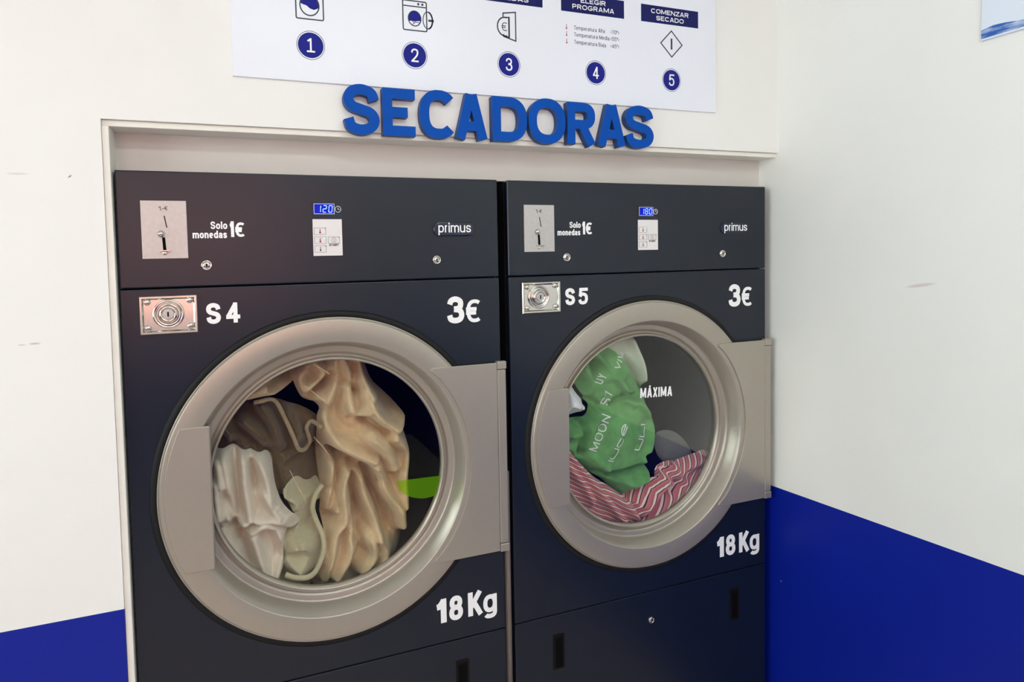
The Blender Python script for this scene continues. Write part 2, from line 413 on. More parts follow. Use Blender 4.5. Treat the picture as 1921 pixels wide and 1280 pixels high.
def glyph(ch, Wg, H, s):
    """strokes of one glyph in metres; Wg glyph width, H cap height, s stroke width"""
    w, lower, st = G[ch]
    h = H * XH if lower else H
    def mp(p):
        x, y = p
        X = s * .06 if x == -9 else Wg if x == 9 else s / 2 + x * (Wg - s)
        if y == -9: Y = s * .03
        elif y == 9: Y = h - s * .03
        elif y == 8: Y = H
        elif y == -8: Y = -0.27 * H
        else: Y = s / 2 + y * (h - s)
        return (X, Y)
    out = []
    for k in st:
        closed = False
        if isinstance(k, tuple):
            kind, pts = k
            pts = [mp(p) for p in pts]
            if kind == 's': pts = [(v.x, v.y) for v in crspline([(a, b, 0) for a, b in pts], 7)]
            else: closed = True
        else: pts = [mp(p) for p in k]
        out.append((pts, closed))
    return out
def gwidth(ch, H, s, k):
    return s if G[ch][0] == 0 else max(s, G[ch][0] * H * k)
def ribbon(bm, pts, s, closed, place, d0, d1, mi=0, ms=0):
    P = []
    for p in pts:
        if not P or (abs(p[0] - P[-1][0]) + abs(p[1] - P[-1][1])) > 1e-7: P.append(p)
    n = len(P); Lf, Rt = [], []
    for i in range(n):
        a = P[i - 1] if (i > 0 or closed) else None
        c = P[(i + 1) % n] if (i < n - 1 or closed) else None
        def nrm(u, v):
            dx, dy = v[0] - u[0], v[1] - u[1]; l = math.hypot(dx, dy) or 1e-9
            return (-dy / l, dx / l)
        if a is None: nx, ny = nrm(P[i], c); k = 1
        elif c is None: nx, ny = nrm(a, P[i]); k = 1
        else:
            n1 = nrm(a, P[i]); n2 = nrm(P[i], c)
            nx, ny = n1[0] + n2[0], n1[1] + n2[1]; l = math.hypot(nx, ny) or 1e-9
            nx, ny = nx / l, ny / l; k = min(2.4, 1 / max(0.3, nx * n1[0] + ny * n1[1]))
        o = s / 2 * k
        Lf.append((P[i][0] + nx * o, P[i][1] + ny * o)); Rt.append((P[i][0] - nx * o, P[i][1] - ny * o))
    LF = [bm.verts.new(place(x, y, d0)) for x, y in Lf]; RF = [bm.verts.new(place(x, y, d0)) for x, y in Rt]
    LB = [bm.verts.new(place(x, y, d1)) for x, y in Lf]; RB = [bm.verts.new(place(x, y, d1)) for x, y in Rt]
    for i in range(n if closed else n - 1):
        j = (i + 1) % n
        bm.faces.new((LF[i], RF[i], RF[j], LF[j])).material_index = mi
        bm.faces.new((LB[i], LB[j], RB[j], RB[i])).material_index = ms
        bm.faces.new((LF[i], LF[j], LB[j], LB[i])).material_index = ms
        bm.faces.new((RF[i], RB[i], RB[j], RF[j])).material_index = ms
    if not closed:
        for i in (0, n - 1):
            bm.faces.new((LF[i], LB[i], RB[i], RF[i])).material_index = ms
def text(bm, string, x0, x1, z, H, s, yf, thick=0.0004, gap=None, tilt=0.0, mi=0, ms=0, place=None):
    """lettering on a plane facing -y, fitted between x0 and x1, base line z, front at yf"""
    chars = list(string) if not isinstance(string, list) else string
    gap = s * 0.45 if gap is None else gap
    lo, hi = 0.1, 4.0
    for _ in range(40):
        k = (lo + hi) / 2
        tot = sum(gwidth(c, H, s, k) for c in chars) + gap * (len(chars) - 1)
        if tot > x1 - x0: hi = k
        else: lo = k
    x = 0; i = 0
    ct, stt = math.cos(tilt), math.sin(tilt)
    if place is None:
        place = lambda a, b, d: (x0 + a * ct - b * stt, d, z + a * stt + b * ct)
    for c in chars:
        Wg = gwidth(c, H, s, k)
        for pts, closed in glyph(c, Wg, H, s):
            e = 0.00002 * (i % 5); i += 1
            ribbon(bm, [(px + x, py) for px, py in pts], s, closed, place, yf - e, yf + thick, mi, ms)
        x += Wg + gap
    return bm
def stroke(bm, pts, s, yf, closed=False, thick=0.0004, spl=0):
    if spl: pts = [(v.x, v.y) for v in crspline([(a, b, 0) for a, b in pts], spl, closed)]
    ribbon(bm, pts, s, closed, lambda a, b, d: (a, d, b), yf, yf + thick)
def disc(bm, cx, cz, r, yf, yb, n=40, mi=0):
    prism(bm, [(cx + r * math.cos(2 * math.pi * i / n), cz + r * math.sin(2 * math.pi * i / n)) for i in range(n)], yf, yb, mi)
def ell(cx, cz, rx, rz, n=36): return [(cx + rx * math.cos(2 * math.pi * i / n), cz + rz * math.sin(2 * math.pi * i / n)) for i in range(n)]

# ------------------------------------------------------------------ the room
YF = -0.014; XW = 1.635; XL = -2.3; YB = -3.7; YR = 1.15; ZC = 2.78
def struct(name, bm, m, bevel=0.0):
    o = obj(name, bm, m, bevel=bevel); o['kind'] = 'structure'; return o
struct('floor', bx(XL - .1, XW + .1, YB - .1, YR + .1, -0.1, 0), M['floor'])
struct('ceiling', bx(XL - .1, XW + .1, YB - .1, YR + .1, ZC, ZC + .1), M['ceil'])
ZBL = H0 - 0.8388
bm = bmesh.new()
box(bm, XL, -0.0155, YF, 0.10, 0, ZBL, 1)
box(bm, XL, -0.0155, YF, 0.10, ZBL, ZC, 0)
box(bm, -0.0155, XW, YF, 0.0505, H0 + 0.0916, ZC, 0)
struct('wall_front', bm, [M['wall'], M['blue']])
# right wall, its blue dado line runs a little out of level
bm = bmesh.new()
def zline(y): return H0 - 0.8496 - y * 0.0425
ys = [YB, YR]
for lo_, hi_, mi in ((lambda y: 0, zline, 1), (zline, lambda y: ZC, 0)):
    v = []
    for x in (XW, XW + 0.1):
        for y in ys:
            v += [bm.verts.new((x, y, lo_(y))), bm.verts.new((x, y, hi_(y)))]
    for f in ((0, 1, 3, 2), (4, 6, 7, 5), (0, 4, 5, 1), (2, 3, 7, 6), (0, 2, 6, 4), (1, 5, 7, 3)):
        bm.faces.new([v[i] for i in f]).material_index = mi
struct('wall_right', bm, [M['wall'], M['blue']])
LY0, LY1, LZ0, LZ1 = -1.95, -0.45, 0.90, 2.45  # opening added in the unseen left wall to brighten the right wall
bm = bmesh.new()
box(bm, XL - .1, XL, YB, YR, 0, 0.86, 1); box(bm, XL - .1, XL, YB, YR, 0.86, LZ0, 0); box(bm, XL - .1, XL, YB, YR, LZ1, ZC, 0)
box(bm, XL - .1, XL, YB, LY0, LZ0, LZ1, 0); box(bm, XL - .1, XL, LY1, YR, LZ0, LZ1, 0)
struct('wall_left', bm, [M['wall'], M['blue']])
struct('wall_service', bx(XL, XW, YR, YR + .1, 0, ZC), M['side'])
# wall behind the camera with the shop-front opening
GX0, GX1, GZ0, GZ1 = -1.5, 0.80, 1.18, 2.35
bm = bmesh.new()
for x0, x1, z0, z1 in ((XL, GX0, 0, ZC), (GX0, GX1, GZ1, ZC)):
    box(bm, x0, x1, YB - .1, YB, z0, z1, 0)
box(bm, GX1, XW, YB - .1, YB, 0, 0.86, 1); box(bm, GX1, XW, YB - .1, YB, 0.86, ZC, 0)
box(bm, GX0, GX1, YB - .1, YB, 0, 0.86, 1); box(bm, GX0, GX1, YB - .1, YB, 0.86, GZ0, 0)
struct('wall_back', bm, [M['wall'], M['blue']])
bm = bmesh.new()
for x in (GX0, (GX0 + GX1) / 2 - .03, GX1 - .06): box(bm, x, x + .06, YB - .08, YB - .02, GZ0, GZ1)
for z in (GZ0, GZ1 - .06): box(bm, GX0, GX1, YB - .08, YB - .02, z, z + .06)
fr = struct('window_1', bm, M['ink'])
g = obj('window_pane', bx(GX0 + .02, GX1 - .02, YB - .055, YB - .045, GZ0 + .02, GZ1 - .02), M['glass'], fr)
bm = bmesh.new()
for y in (LY0, LY1 - .06): box(bm, XL - .08, XL - .02, y, y + .06, LZ0, LZ1)
for z in (LZ0, LZ1 - .06): box(bm, XL - .08, XL - .02, LY0, LY1, z, z + .06)
fr = struct('added_window', bm, M['ink'])  # frame of the added left opening, out of view
obj('window_pane', bx(XL - .055, XL - .045, LY0 + .02, LY1 - .02, LZ0 + .02, LZ1 - .02), M['glass'], fr)
# recess over the dryers and its painted lining
M['recess'] = pmat('shade tinted recess board', lin(214, 207, 201), 0.6, noise=0.02, nscale=10)  # darker than the walls: shade of the recess put into its colour
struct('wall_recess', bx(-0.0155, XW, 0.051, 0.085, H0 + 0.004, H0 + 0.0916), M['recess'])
struct('trim_1', bx(-0.0155, XW, -0.0068, 0.051, H0 + 0.0796, H0 + 0.0912), M['trim'], 0.0012)
struct('trim_2', bx(-0.0153, -0.0032, -0.0112, 0.95, 0, H0 + 0.0796), M['trim'], 0.0012)

# ------------------------------------------------------------------ ceiling lamps
def lamp(x, y, label, k=1.0):
    t = tag(empty('ceiling_lamp', (x, y, ZC)), label, 'lamp', 'ceiling lamps')
    obj('lamp_housing', bx(-.65, .65, -.17, .17, -.05, -0.001), M['ceil'], t, bevel=.004)
    obj('diffuser', bx(-.62, .62, -.145, .145, -.056, -.0505), pmat('lamp diffuser', (0.9, 0.9, 0.9, 1), 0.5, emit=(1, 0.98, 0.95, 1), estr=2.0, noise=0.005), t)
    L = bpy.data.lights.new('lamp_light', 'AREA'); L.shape = 'RECTANGLE'; L.size = 1.24; L.size_y = .29; L.energy = LAMP_W * k
    L.color = (0.83, 1.0, 0.99)
    lo = bpy.data.objects.new('lamp_light', L); link(lo, t); lo.location = (0, 0, -.062)
lamp(-1.0, -1.9, 'ceiling lamp on the left, nearer the dryer wall', 0.30)
lamp(0.75, -1.8, 'ceiling lamp on the right, nearer the dryer wall', 1.25)
lamp(-1.0, -3.1, 'ceiling lamp on the left, nearer the shop front', 1.35)
lamp(0.75, -3.1, 'ceiling lamp on the right, nearer the shop front', 0.7)

# ------------------------------------------------------------------ dryers
CU, CV, = 0.3971, 0.6485
def dryer(x0, y0, label, number, digits, first):
    t = tag(empty('tumble_dryer', (x0, y0, 0)), label, 'dryer', 'tumble dryers')
    Z = lambda v: H0 - v
    CZ = Z(CV)
    # carcass
    bm = bmesh.new()
    box(bm, 0.0, 0.003, 0.020, 0.95, 0.0, H0 - 0.001); box(bm, WD - 0.003, WD, 0.020, 0.95, 0.0, H0 - 0.001)
    box(bm, 0.0, WD, 0.020, 0.95, H0 - 0.004, H0 - 0.001); box(bm, 0.0, WD, 0.947, 0.95, 0.0, H0)
    box(bm, 0.0, WD, 0.020, 0.95, 0.0, 0.03)
    obj('cabinet', bm, M['side'], t)
    obj('plinth', bx(0.004, WD - .004, 0.012, 0.02, 0.0, 0.07), M['black'], t)
    cp = obj('control_panel', bx(0, WD, 0, 0.0195, Z(0.2255), Z(0)), M['panel'], t, bevel=0.003, seg=3)
    # front sheet with round hole
    bm = bmesh.new(); n = 192; R0 = 0.347; za, zb = Z(1.0685), Z(0.2278)
    ring = [(CU + R0 * math.cos(2 * math.pi * i / n), CZ + R0 * math.sin(2 * math.pi * i / n)) for i in range(n)]
    outr = []
    for i in range(n):
        c, s_ = math.cos(2 * math.pi * i / n), math.sin(2 * math.pi * i / n)
        ks = []
        if c > 1e-6: ks.append((WD - CU) / c)
        if c < -1e-6: ks.append(-CU / c)
        if s_ > 1e-6: ks.append((zb - CZ) / s_)
        if s_ < -1e-6: ks.append((za - CZ) / s_)
        k = min(ks); outr.append([CU + c * k, CZ + s_ * k])
    for cx, cz in ((0, za), (0, zb), (WD, za), (WD, zb)):
        i = min(range(n), key=lambda i: (outr[i][0] - cx) ** 2 + (outr[i][1] - cz) ** 2); outr[i] = [cx, cz]
    vs = [[bm.verts.new((x, y, z)) for x, z in P] for P, y in ((ring, 0.0), (outr, 0.0), (outr, 0.0195), (ring, 0.0195))]
    for A, B_ in zip(vs, vs[1:] + vs[:1]):
        for i in range(n): bm.faces.new((A[i], A[(i + 1) % n], B_[(i + 1) % n], B_[i]))
    obj('front_panel', bm, M['panel'], t, bevel=0.002)
    lp = obj('lower_panel', bx(0, WD, 0, 0.0195, 0.075, Z(1.0712)), M['panel'], t, bevel=0.002)
    # seal
    bm = bmesh.new(); lathe(bm, [(0.3485, 0.01), (0.349, -0.003), (0.352, -0.005), (0.359, -0.004), (0.3628, -0.0008), (0.363, 0.0005), (0.36, 0.01)], CU, CZ, 192)
    obj('door_seal', bm, M['rubber'], t, smooth=True)
    # drum
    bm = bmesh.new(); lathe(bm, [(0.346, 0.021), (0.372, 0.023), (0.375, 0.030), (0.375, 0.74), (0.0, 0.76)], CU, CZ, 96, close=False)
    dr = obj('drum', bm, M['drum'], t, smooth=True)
    for k in range(3):
        a = math.radians(20 + 120 * k); bm = bmesh.new()
        e1 = Vector((math.cos(a), 0, math.sin(a))); e2 = Vector((-math.sin(a), 0, math.cos(a))); c0 = Vector((CU, 0, CZ))
        prof = [(0.374, -0.05), (0.31, -0.012), (0.31, 0.012), (0.374, 0.05)]
        A = [bm.verts.new(c0 + e1 * r + e2 * w + Vector((0, 0.36, 0))) for r, w in prof]
        B_ = [bm.verts.new(c0 + e1 * r + e2 * w + Vector((0, 0.73, 0))) for r, w in prof]
        for i in range(4): bm.faces.new((A[i], A[(i + 1) % 4], B_[(i + 1) % 4], B_[i]))
        bm.faces.new(A); bm.faces.new(B_[::-1])
        obj('drum_lifter', bm, M['drum'], dr)
    # door: one turned ring
    prof = [(0.3490, 0.008), (0.3493, -0.0055), (0.3485, -0.0068), (0.3470, -0.0070), (0.3462, -0.0060), (0.3455, -0.0062), (0.3450, -0.0085), (0.3440, -0.0098),
            (0.3425, -0.0102), (0.2985, -0.0102), (0.2968, -0.0097), (0.2956, -0.0080), (0.2920, 0.004), (0.2862, 0.0255), (0.2842, 0.0318), (0.2828, 0.0335), (0.2805, 0.0343),
            (0.2715, 0.0350), (0.2690, 0.0362), (0.2668, 0.0395), (0.2635, 0.0420), (0.2605, 0.0415), (0.2590, 0.0385), (0.2586, 0.0325), (0.2578, 0.0300),
            (0.2562, 0.0288), (0.2545, 0.0293), (0.2528, 0.0315), (0.2520, 0.0350), (0.2520, 0.0465), (0.262, 0.0490), (0.300, 0.0440), (0.335, 0.018)]
    bm = bmesh.new(); lathe(bm, prof, CU, CZ, 256)
    door = obj('door', bm, M['silver'], t, smooth=True)
    bm = bmesh.new(); lathe(bm, [(0.0, 0.0385), (0.2519, 0.0385)], CU, CZ, 160, close=False); lathe(bm, [(0.0, 0.0435), (0.2519, 0.0435)], CU, CZ, 160, close=False)
    gl = obj('glass', bm, M['glass'], door)
    # pull handle on the left
    hz0, hz1 = Z(0.7925), Z(0.5027); Rh = 0.3358
    a0 = math.pi - math.asin((hz1 - CZ) / Rh); a1 = math.pi - math.asin((hz0 - CZ) / Rh)
    pts = [(CU + Rh * math.cos(a0 + (a1 - a0) * i / 24), CZ + Rh * math.sin(a0 + (a1 - a0) * i / 24)) for i in range(25)]
    hx = 0.1485
    pts = pts + [(hx, hz0), (hx, hz1)]
    bm = bmesh.new(); prism(bm, pts, -0.0145, -0.0095)
    box(bm, hx - 0.003, hx + 0.0012, -0.0135, 0.012, hz0 + .0005, hz1 - .0005)
    obj('door_handle', bm, M['silver'], door, bevel=0.0012, seg=2)
    # hinge plate on the right
    qz0, qz1 = Z(0.8725), Z(0.4255); Rp = 0.3085
    a1 = math.asin((qz1 - CZ) / Rp); a0 = math.asin((qz0 - CZ) / Rp)
    pts = [(CU + Rp * math.cos(a1 + (a0 - a1) * i / 30), CZ + Rp * math.sin(a1 + (a0 - a1) * i / 30)) for i in range(31)]
    # rounded tips at both ends of the inner curve
    x_t, z_t = pts[0]; x_b, z_b = pts[-1]
    pts = pts[2:-2]
    pts = [(x_t + 0.010, qz1), (x_t + 0.003, qz1 - .002), (x_t + .0015, qz1 - .006)] + pts + [(x_b + .0015, qz0 + .006), (x_b + 0.003, qz0 + .002), (x_b + 0.010, qz0), (0.7745, qz0), (0.7745, qz1)]
    bm = bmesh.new(); prism(bm, pts, -0.0135, -0.0085)
    hp = obj('hinge_plate', bm, M['silver'], door, bevel=0.001, seg=2)
    box_bm = bx(0.7750, 0.7975, -0.0135, -0.0005, Z(0.8550), Z(0.4420))
    obj('hinge_barrel', box_bm, M['silver'], door, bevel=0.003, seg=3)
    for z0_, z1_ in ((Z(0.4412), Z(0.4225)), (Z(0.8755), Z(0.8560))):
        obj('hinge_knuckle', bx(0.7752, 0.7985, -0.0145, -0.0005, z0_, z1_), M['silver'], door, bevel=0.002, seg=2)
    # coin plate
    bm = bmesh.new(); prism(bm, [(0.0423, Z(.0572)), (0.0423, Z(.1691)), (0.1232, Z(.1691)), (0.1232, Z(.0572))], -0.0016, 0.002)
    co = obj('coin_plate', bm, M['steel'], cp, bevel=0.0005)
    bm = bmesh.new(); prism(bm, [(0.0822, Z(.0862)), (0.0862, Z(.1094)), (0.0880, Z(.1092)), (0.0840, Z(.0860))], -0.0020, -0.001)
    prism(bm, [(0.0780, Z(.128)), (0.0790, Z(.1535)), (0.0848, Z(.1535)), (0.0832, Z(.128))], -0.0020, -0.001)
    obj('coin_slot', bm, M['black'], co)
    bm = bmesh.new(); lathe(bm, [(0.0, -0.0105), (0.004, -0.0095), (0.0062, -0.006), (0.0066, -0.003), (0.0066, -0.0012)], 0.0765, Z(.1212), 32, close=False)
    obj('return_button', bm, M['chrome'], co, smooth=True)
    bm = bmesh.new(); box(bm, 0.0728, 0.0925, -0.009, -0.0012, Z(.1552), Z(.1525)); lathe(bm, [(0.0, -0.004), (0.004, -0.0035), (0.0048, -0.0012)], 0.0815, Z(.1582), 20, close=False)
    obj('coin_return_lip', bm, M['chrome'], co, bevel=0.0008)
    bm = bmesh.new(); text(bm, '1,-€', 0.0738, 0.0908, Z(.0757), 0.0078, 0.0011, -0.0019, gap=.0006)
    obj('coin_value_lettering', bm, M['ink'], co)
    # lettering on the sheets
    bm = bmesh.new()
    text(bm, 'Solo', 0.1662, 0.1973, Z(.1122), 0.0150, 0.0027, -0.0004)
    text(bm, 'monedas', 0.1325, 0.1960, Z(.1304), 0.0150, 0.0027, -0.0004, gap=.0012)
    text(bm, '1', 0.2003, 0.2100, Z(.1284), 0.0318, 0.0060, -0.0004)
    text(bm, '€', 0.2118, 0.2315, Z(.1280), 0.0290, 0.0050, -0.0004)
    obj('coin_notice_lettering', bm, M['decal'], cp)
    bm = bmesh.new()
    text(bm, 'S', 0.1513, 0.1785, Z(.3012), 0.0418, 0.0088, -0.0004)
    text(bm, number, 0.1880, 0.2152, Z(.3010), 0.0412, 0.0080, -0.0004)
    fp = [c for c in t.children if c.name.startswith('front_panel')][0]
    obj('machine_number_lettering', bm, M['decal'], fp)
    bm = bmesh.new()
    text(bm, '3', 0.6590, 0.7010, Z(.3290), 0.0618, 0.0128, -0.0004)
    text(bm, '€', 0.7050, 0.7444, Z(.3290), 0.0530, 0.0085, -0.0004)
    obj('price_lettering', bm, M['decal'], fp)
    bm = bmesh.new()
    text(bm, '1', 0.6140, 0.6415, Z(1.0222), 0.0575, 0.0140, -0.0004)
    text(bm, '8', 0.6475, 0.6815, Z(1.0222), 0.0580, 0.0118, -0.0004)
    text(bm, 'K', 0.6945, 0.7325, Z(1.0220), 0.0575, 0.0122, -0.0004)
    text(bm, 'g', 0.7330, 0.7680, Z(1.0222), 0.0590, 0.0105, -0.0004)
    obj('capacity_lettering', bm, M['decal'], fp)
    # timer display and keypad
    ds = obj('timer_display', bx(0.3648, 0.4262, -0.0014, 0.002, Z(.0912), Z(.0562)), M['navy'], cp, bevel=.0004)
    bm = bmesh.new(); box(bm, 0.3695, 0.4105, -0.0017, -0.001, Z(.0808), Z(.0605)); obj('lit_screen', bm, M['led'], ds)
    bm = bmesh.new(); stroke(bm, [(0.3690, Z(.0812)), (0.4110, Z(.0812)), (0.4110, Z(.0602)), (0.3690, Z(.0602))], 0.0008, -0.0020, True)
    stroke(bm, ell(0.4190, Z(.0712), 0.0060, 0.0064, 28), 0.0008, -0.0018, True)
    stroke(bm, [(0.4190, Z(.0672)), (0.4190, Z(.0712)), (0.4222, Z(.0720))], 0.0008, -0.0018)
    obj('display_outline', bm, M['decal'], ds)
    SEG = {'0': 'abcdef', '1': 'bc', '2': 'abged', '8': 'abcdefg'}
    bm = bmesh.new(); dw, dh = 0.0068, 0.0140; zb_ = Z(.0777)
    for k, c in enumerate(digits):
        ox = 0.3752 + k * 0.0120; sh = lambda x, z: (ox + x + z * 0.10, zb_ + z)
        sg = {'a': ((0, dh), (dw, dh)), 'b': ((dw, dh / 2), (dw, dh)), 'c': ((dw, 0), (dw, dh / 2)), 'd': ((0, 0), (dw, 0)), 'e': ((0, 0), (0, dh / 2)), 'f': ((0, dh / 2), (0, dh)), 'g': ((0, dh / 2), (dw, dh / 2))}
        for q in SEG[c]:
            (ax, az), (bx_, bz) = sg[q]
            f = lambda p, o_, e: p + (o_ - p) * e
            stroke(bm, [sh(f(ax, bx_, .08), f(az, bz, .08)), sh(f(bx_, ax, .08), f(bz, az, .08))], 0.0017, -0.0021)
    obj('display_digits', bm, M['leddigit'], ds)
    kp = obj('keypad', bx(0.3652, 0.4264, -0.0014, 0.002, Z(.1692), Z(.0922)), M['whitefilm'], cp, bevel=.0004)
    bm = bmesh.new()
    for a, b, c, d in ((0.3680, 0.3918, .1105, .1245), (0.3680, 0.3918, .1295, .1432), (0.3680, 0.3918, .1478, .1618), (0.3965, 0.4202, .1298, .1432)):
        stroke(bm, [(a, Z(d)), (b, Z(d)), (b, Z(c)), (a, Z(c))], 0.0005, -0.0018, True)
        disc(bm, b - .001, Z(c) - .001, 0.0008, -0.0019, -0.001, 10)
    stroke(bm, ell(0.4083, Z(.1362), 0.0046, 0.0052, 24), 0.0005, -0.0018, True); stroke(bm, [(0.4083, Z(.1395)), (0.4083, Z(.1332))], 0.0006, -0.0018)
    text(bm, 'START', 0.3982, 0.4182, Z(.1490), 0.0048, 0.0011, -0.0018, gap=.0006)
    obj('keypad_markings', bm, M['ink'], kp)
    bm = bmesh.new()
    for zc in (.1175, .1365):
        disc(bm, 0.3800, Z(zc + .0028), 0.0019, -0.0018, -0.001, 14); stroke(bm, [(0.3800, Z(zc + .003)), (0.3800, Z(zc - .0045))], 0.0016, -0.0018)
    obj('thermometer_symbol', bm, M['redink'], kp)
    bm = bmesh.new(); disc(bm, 0.3800, Z(.1575), 0.0018, -0.0018, -0.001, 14); stroke(bm, [(0.3800, Z(.158)), (0.3800, Z(.1505))], 0.0012, -0.0018); obj('thermometer_symbol', bm, M['ink'], kp)
    bm = bmesh.new(); disc(bm, 0.3895, Z(.1318 if first else .1125), 0.0017, -0.0020, -0.001, 14); obj('indicator_light', bm, M['leddot'], kp)
    # maker's badge
    bm = bmesh.new(); prism(bm, rrect(0.6308, 0.7298, Z(.1300), Z(.0985), 0.0152, 10), -0.0035, 0.002)
    bd = obj('badge', bm, M['navy'], cp, bevel=0.0022, seg=3)
    bm = bmesh.new(); text(bm, 'primus', 0.6420, 0.7205, Z(.1218), 0.0222, 0.0027, -0.0038, gap=.0024)
    obj('badge_lettering', bm, M['decal'], bd)
    # cam locks
    def camlock(u, v, r, parent):
        bm = bmesh.new(); lathe(bm, [(0, -0.0030), (r * .62, -0.0030), (r * .66, -0.0022), (r * .72, -0.0022), (r * .78, -0.0036), (r * .93, -0.0036), (r, -0.0022), (r * 1.02, 0.001)], u, Z(v), 40, close=False)
        bmesh.ops.rotate
        lk = obj('cam_lock', bm, M['chrome'], parent, smooth=True)
        bm = bmesh.new(); disc(bm, u, Z(v) + r * .12, r * .2, -0.0034, -0.0025, 14); box(bm, u - r * .09, u + r * .09, -0.0034, -0.0025, Z(v) - r * .45, Z(v) + r * .1)
        obj('keyhole', bm, M['black'], lk)
    camlock(0.1560, .1837, 0.0102, cp); camlock(0.6371, .1829, 0.0098, cp); camlock(0.3961, 1.1469, 0.0085, lp)
    # door lock tray
    ku0, ku1, kv0, kv1 = 0.0328, 0.1356, .2415, .3157
    bm = bmesh.new()
    def loop(i, y): return [(ku0 + i, y, Z(kv1) + i), (ku1 - i, y, Z(kv1) + i), (ku1 - i, y, Z(kv0) - i), (ku0 + i, y, Z(kv0) - i)]
    rings = [loop(0, 0.002), loop(0, -0.0045), loop(.0012, -0.0058), loop(.0036, -0.0058), loop(.0048, -0.0048), loop(.0072, -0.0012)]
    vv = [[bm.verts.new(p) for p in r] for r in rings]
    for A, B_ in zip(vv, vv[1:]):
        for i in range(4): bm.faces.new((A[i], A[(i + 1) % 4], B_[(i + 1) % 4], B_[i]))
    bm.faces.new(vv[-1])
    tr = obj('lock_plate', bm, M['chrome'], t)
    kc, kz = (0.0835 if first else 0.0775), Z(.2769)
    bm = bmesh.new(); lathe(bm, [(0.0285, -0.001), (0.0282, -0.0045), (0.0270, -0.0060), (0.0245, -0.0060), (0.0225, -0.0030), (0.0195, -0.0018), (0.0180, -0.0030), (0.0172, -0.0075), (0.0150, -0.0105), (0.0120, -0.0112), (0.0112, -0.0095), (0.0100, -0.0095), (0.0, -0.0100)], kc, kz, 64, close=False)
    lr = obj('lock_rosette', bm, M['chrome'], tr, smooth=True)
    bm = bmesh.new(); lathe(bm, [(0.0, -0.0116), (0.0098, -0.0112), (0.0104, -0.0095)], kc, kz, 36, close=False)
    lc = obj('lock_cylinder', bm, M['steel'], lr, smooth=False)
    obj('keyhole', bx(kc - .0014, kc + .0014, -0.0120, -0.0112, kz - .0046, kz + .0046), M['black'], lr)
    for ru, rv in ((0.0470, .2530), (0.1222, .2515), (0.0468, .3030), (0.1222, .3018)):
        bm = bmesh.new(); lathe(bm, [(0.0062, -0.001), (0.0060, -0.0030), (0.0048, -0.0048), (0.0025, -0.0058), (0.0, -0.0060)], ru, Z(rv), 24, close=False)
        obj('rivet', bm, M['chrome'], tr, smooth=True)
    # grips sunk in the lower sheet
    for u0, u1 in ((0.1030, 0.1350), (0.6612, 0.6936)):
        bm = bmesh.new(); prism(bm, rrect(u0, u1, Z(1.2095), Z(1.1205), 0.003), -0.0015, 0.002)
        gp = obj('panel_grip', bm, M['handleblk'], lp, bevel=.0006)
        bm = bmesh.new(); prism(bm, rrect(u0 + .0055, u1 - .0055, Z(1.2050), Z(1.1270), 0.002), -0.0018, 0.001); obj('grip_recess', bm, M['black'], gp)
        obj('grip_edge', bx(u0 + .007, u1 - .009, -0.0024, -0.0012, Z(1.1300), Z(1.1280)), M['handleblk'], gp)
    if not first:
        bm = bmesh.new(); text(bm, 'MÁXIMA', 0.3966, 0.5002, Z(.5625), 0.0265, 0.0046, 0.0378, thick=0.0003, gap=.0030, tilt=math.radians(-2.0))
        obj('glass_lettering', bm, M['decal'], gl)
    else:
        pts = []
        for i in range(25):   # half of an oval, cut straight along the top
            a = math.radians(180 + 180 * i / 24); pts.append((0.612 + 0.071 * math.cos(a), Z(.6885) + 0.0500 * math.sin(a)))
        R_ = 0.2510
        q = []
        for x, z in pts:
            d = math.hypot(x - CU, z - CZ)
            if d > R_: x, z = CU + (x - CU) * R_ / d, CZ + (z - CZ) * R_ / d
            q.append((x, z))
        q[-1] = (CU + math.sqrt(R_ ** 2 - (Z(.6905) - CZ) ** 2), Z(.6905))
        bm = bmesh.new(); prism(bm, q, 0.0379, 0.0383); obj('green_sticker', bm, M['sticker'], gl)['label'] = 'translucent green sticker at the edge of the glass'
    return t
dryer(0.0, 0.0, 'left dark grey coin dryer numbered S4 with beige blankets behind its glass', '4', '120', True)
dryer(D2X, D2Y, 'right dark grey coin dryer numbered S5 with green quilt behind its glass', '5', '180', False)

bm = bmesh.new()
tube(bm, [(0.8030, 0.0125, 0.0), (0.8030, 0.0125, H0 - 0.71), (0.8030, 0.0125, H0 - 0.695), (0.8030, 0.0125, H0 - 0.690)], 0.0085, 20, taper=lambda s: 1 if s < .7 else .45)
tag(obj('pipe', bm, M['pipe'], smooth=True), 'thin grey vertical pipe standing in the gap between the two dryers', 'pipe')

# ------------------------------------------------------------------ raised word above the dryers
LT = [('S', .4315, .5075, 'first raised blue letter S, at the left end of the word'), ('E', .5145, .5862, 'raised blue letter E, second letter of the word'),
      ('C', .5965, .6812, 'raised blue letter C between letters E and A'), ('A', .6790, .7545, 'first raised blue letter A, between letters C and D'),
      ('D', .7670, .8540, 'raised blue letter D, the middle letter of the word'), ('O', .8580, .9548, 'raised blue letter O between letters D and R'),
      ('R', .9598, 1.0387, 'raised blue letter R between letters O and A'), ('A', 1.0432, 1.1223, 'second raised blue letter A, between letters R and S'),
      ('S', 1.1222, 1.2052, 'last raised blue letter S, at the right end of the word')]
for c, x0, x1, lab in LT:
    z0 = H0 + (0.0815 if c in 'SCO' else 0.083); hh = 0.1045 if c in 'SCO' else 0.0995
    bm = bmesh.new()
    text(bm, c, 0, x1 - x0, 0, hh, 0.0212, -0.018, thick=0.0178, ms=1)
    o = obj('sign_letter', bm, [M['letter'], M['letterside']], loc=(x0, YF, z0))
    tag(o, lab, 'letter', 'raised blue letters above the dryers')

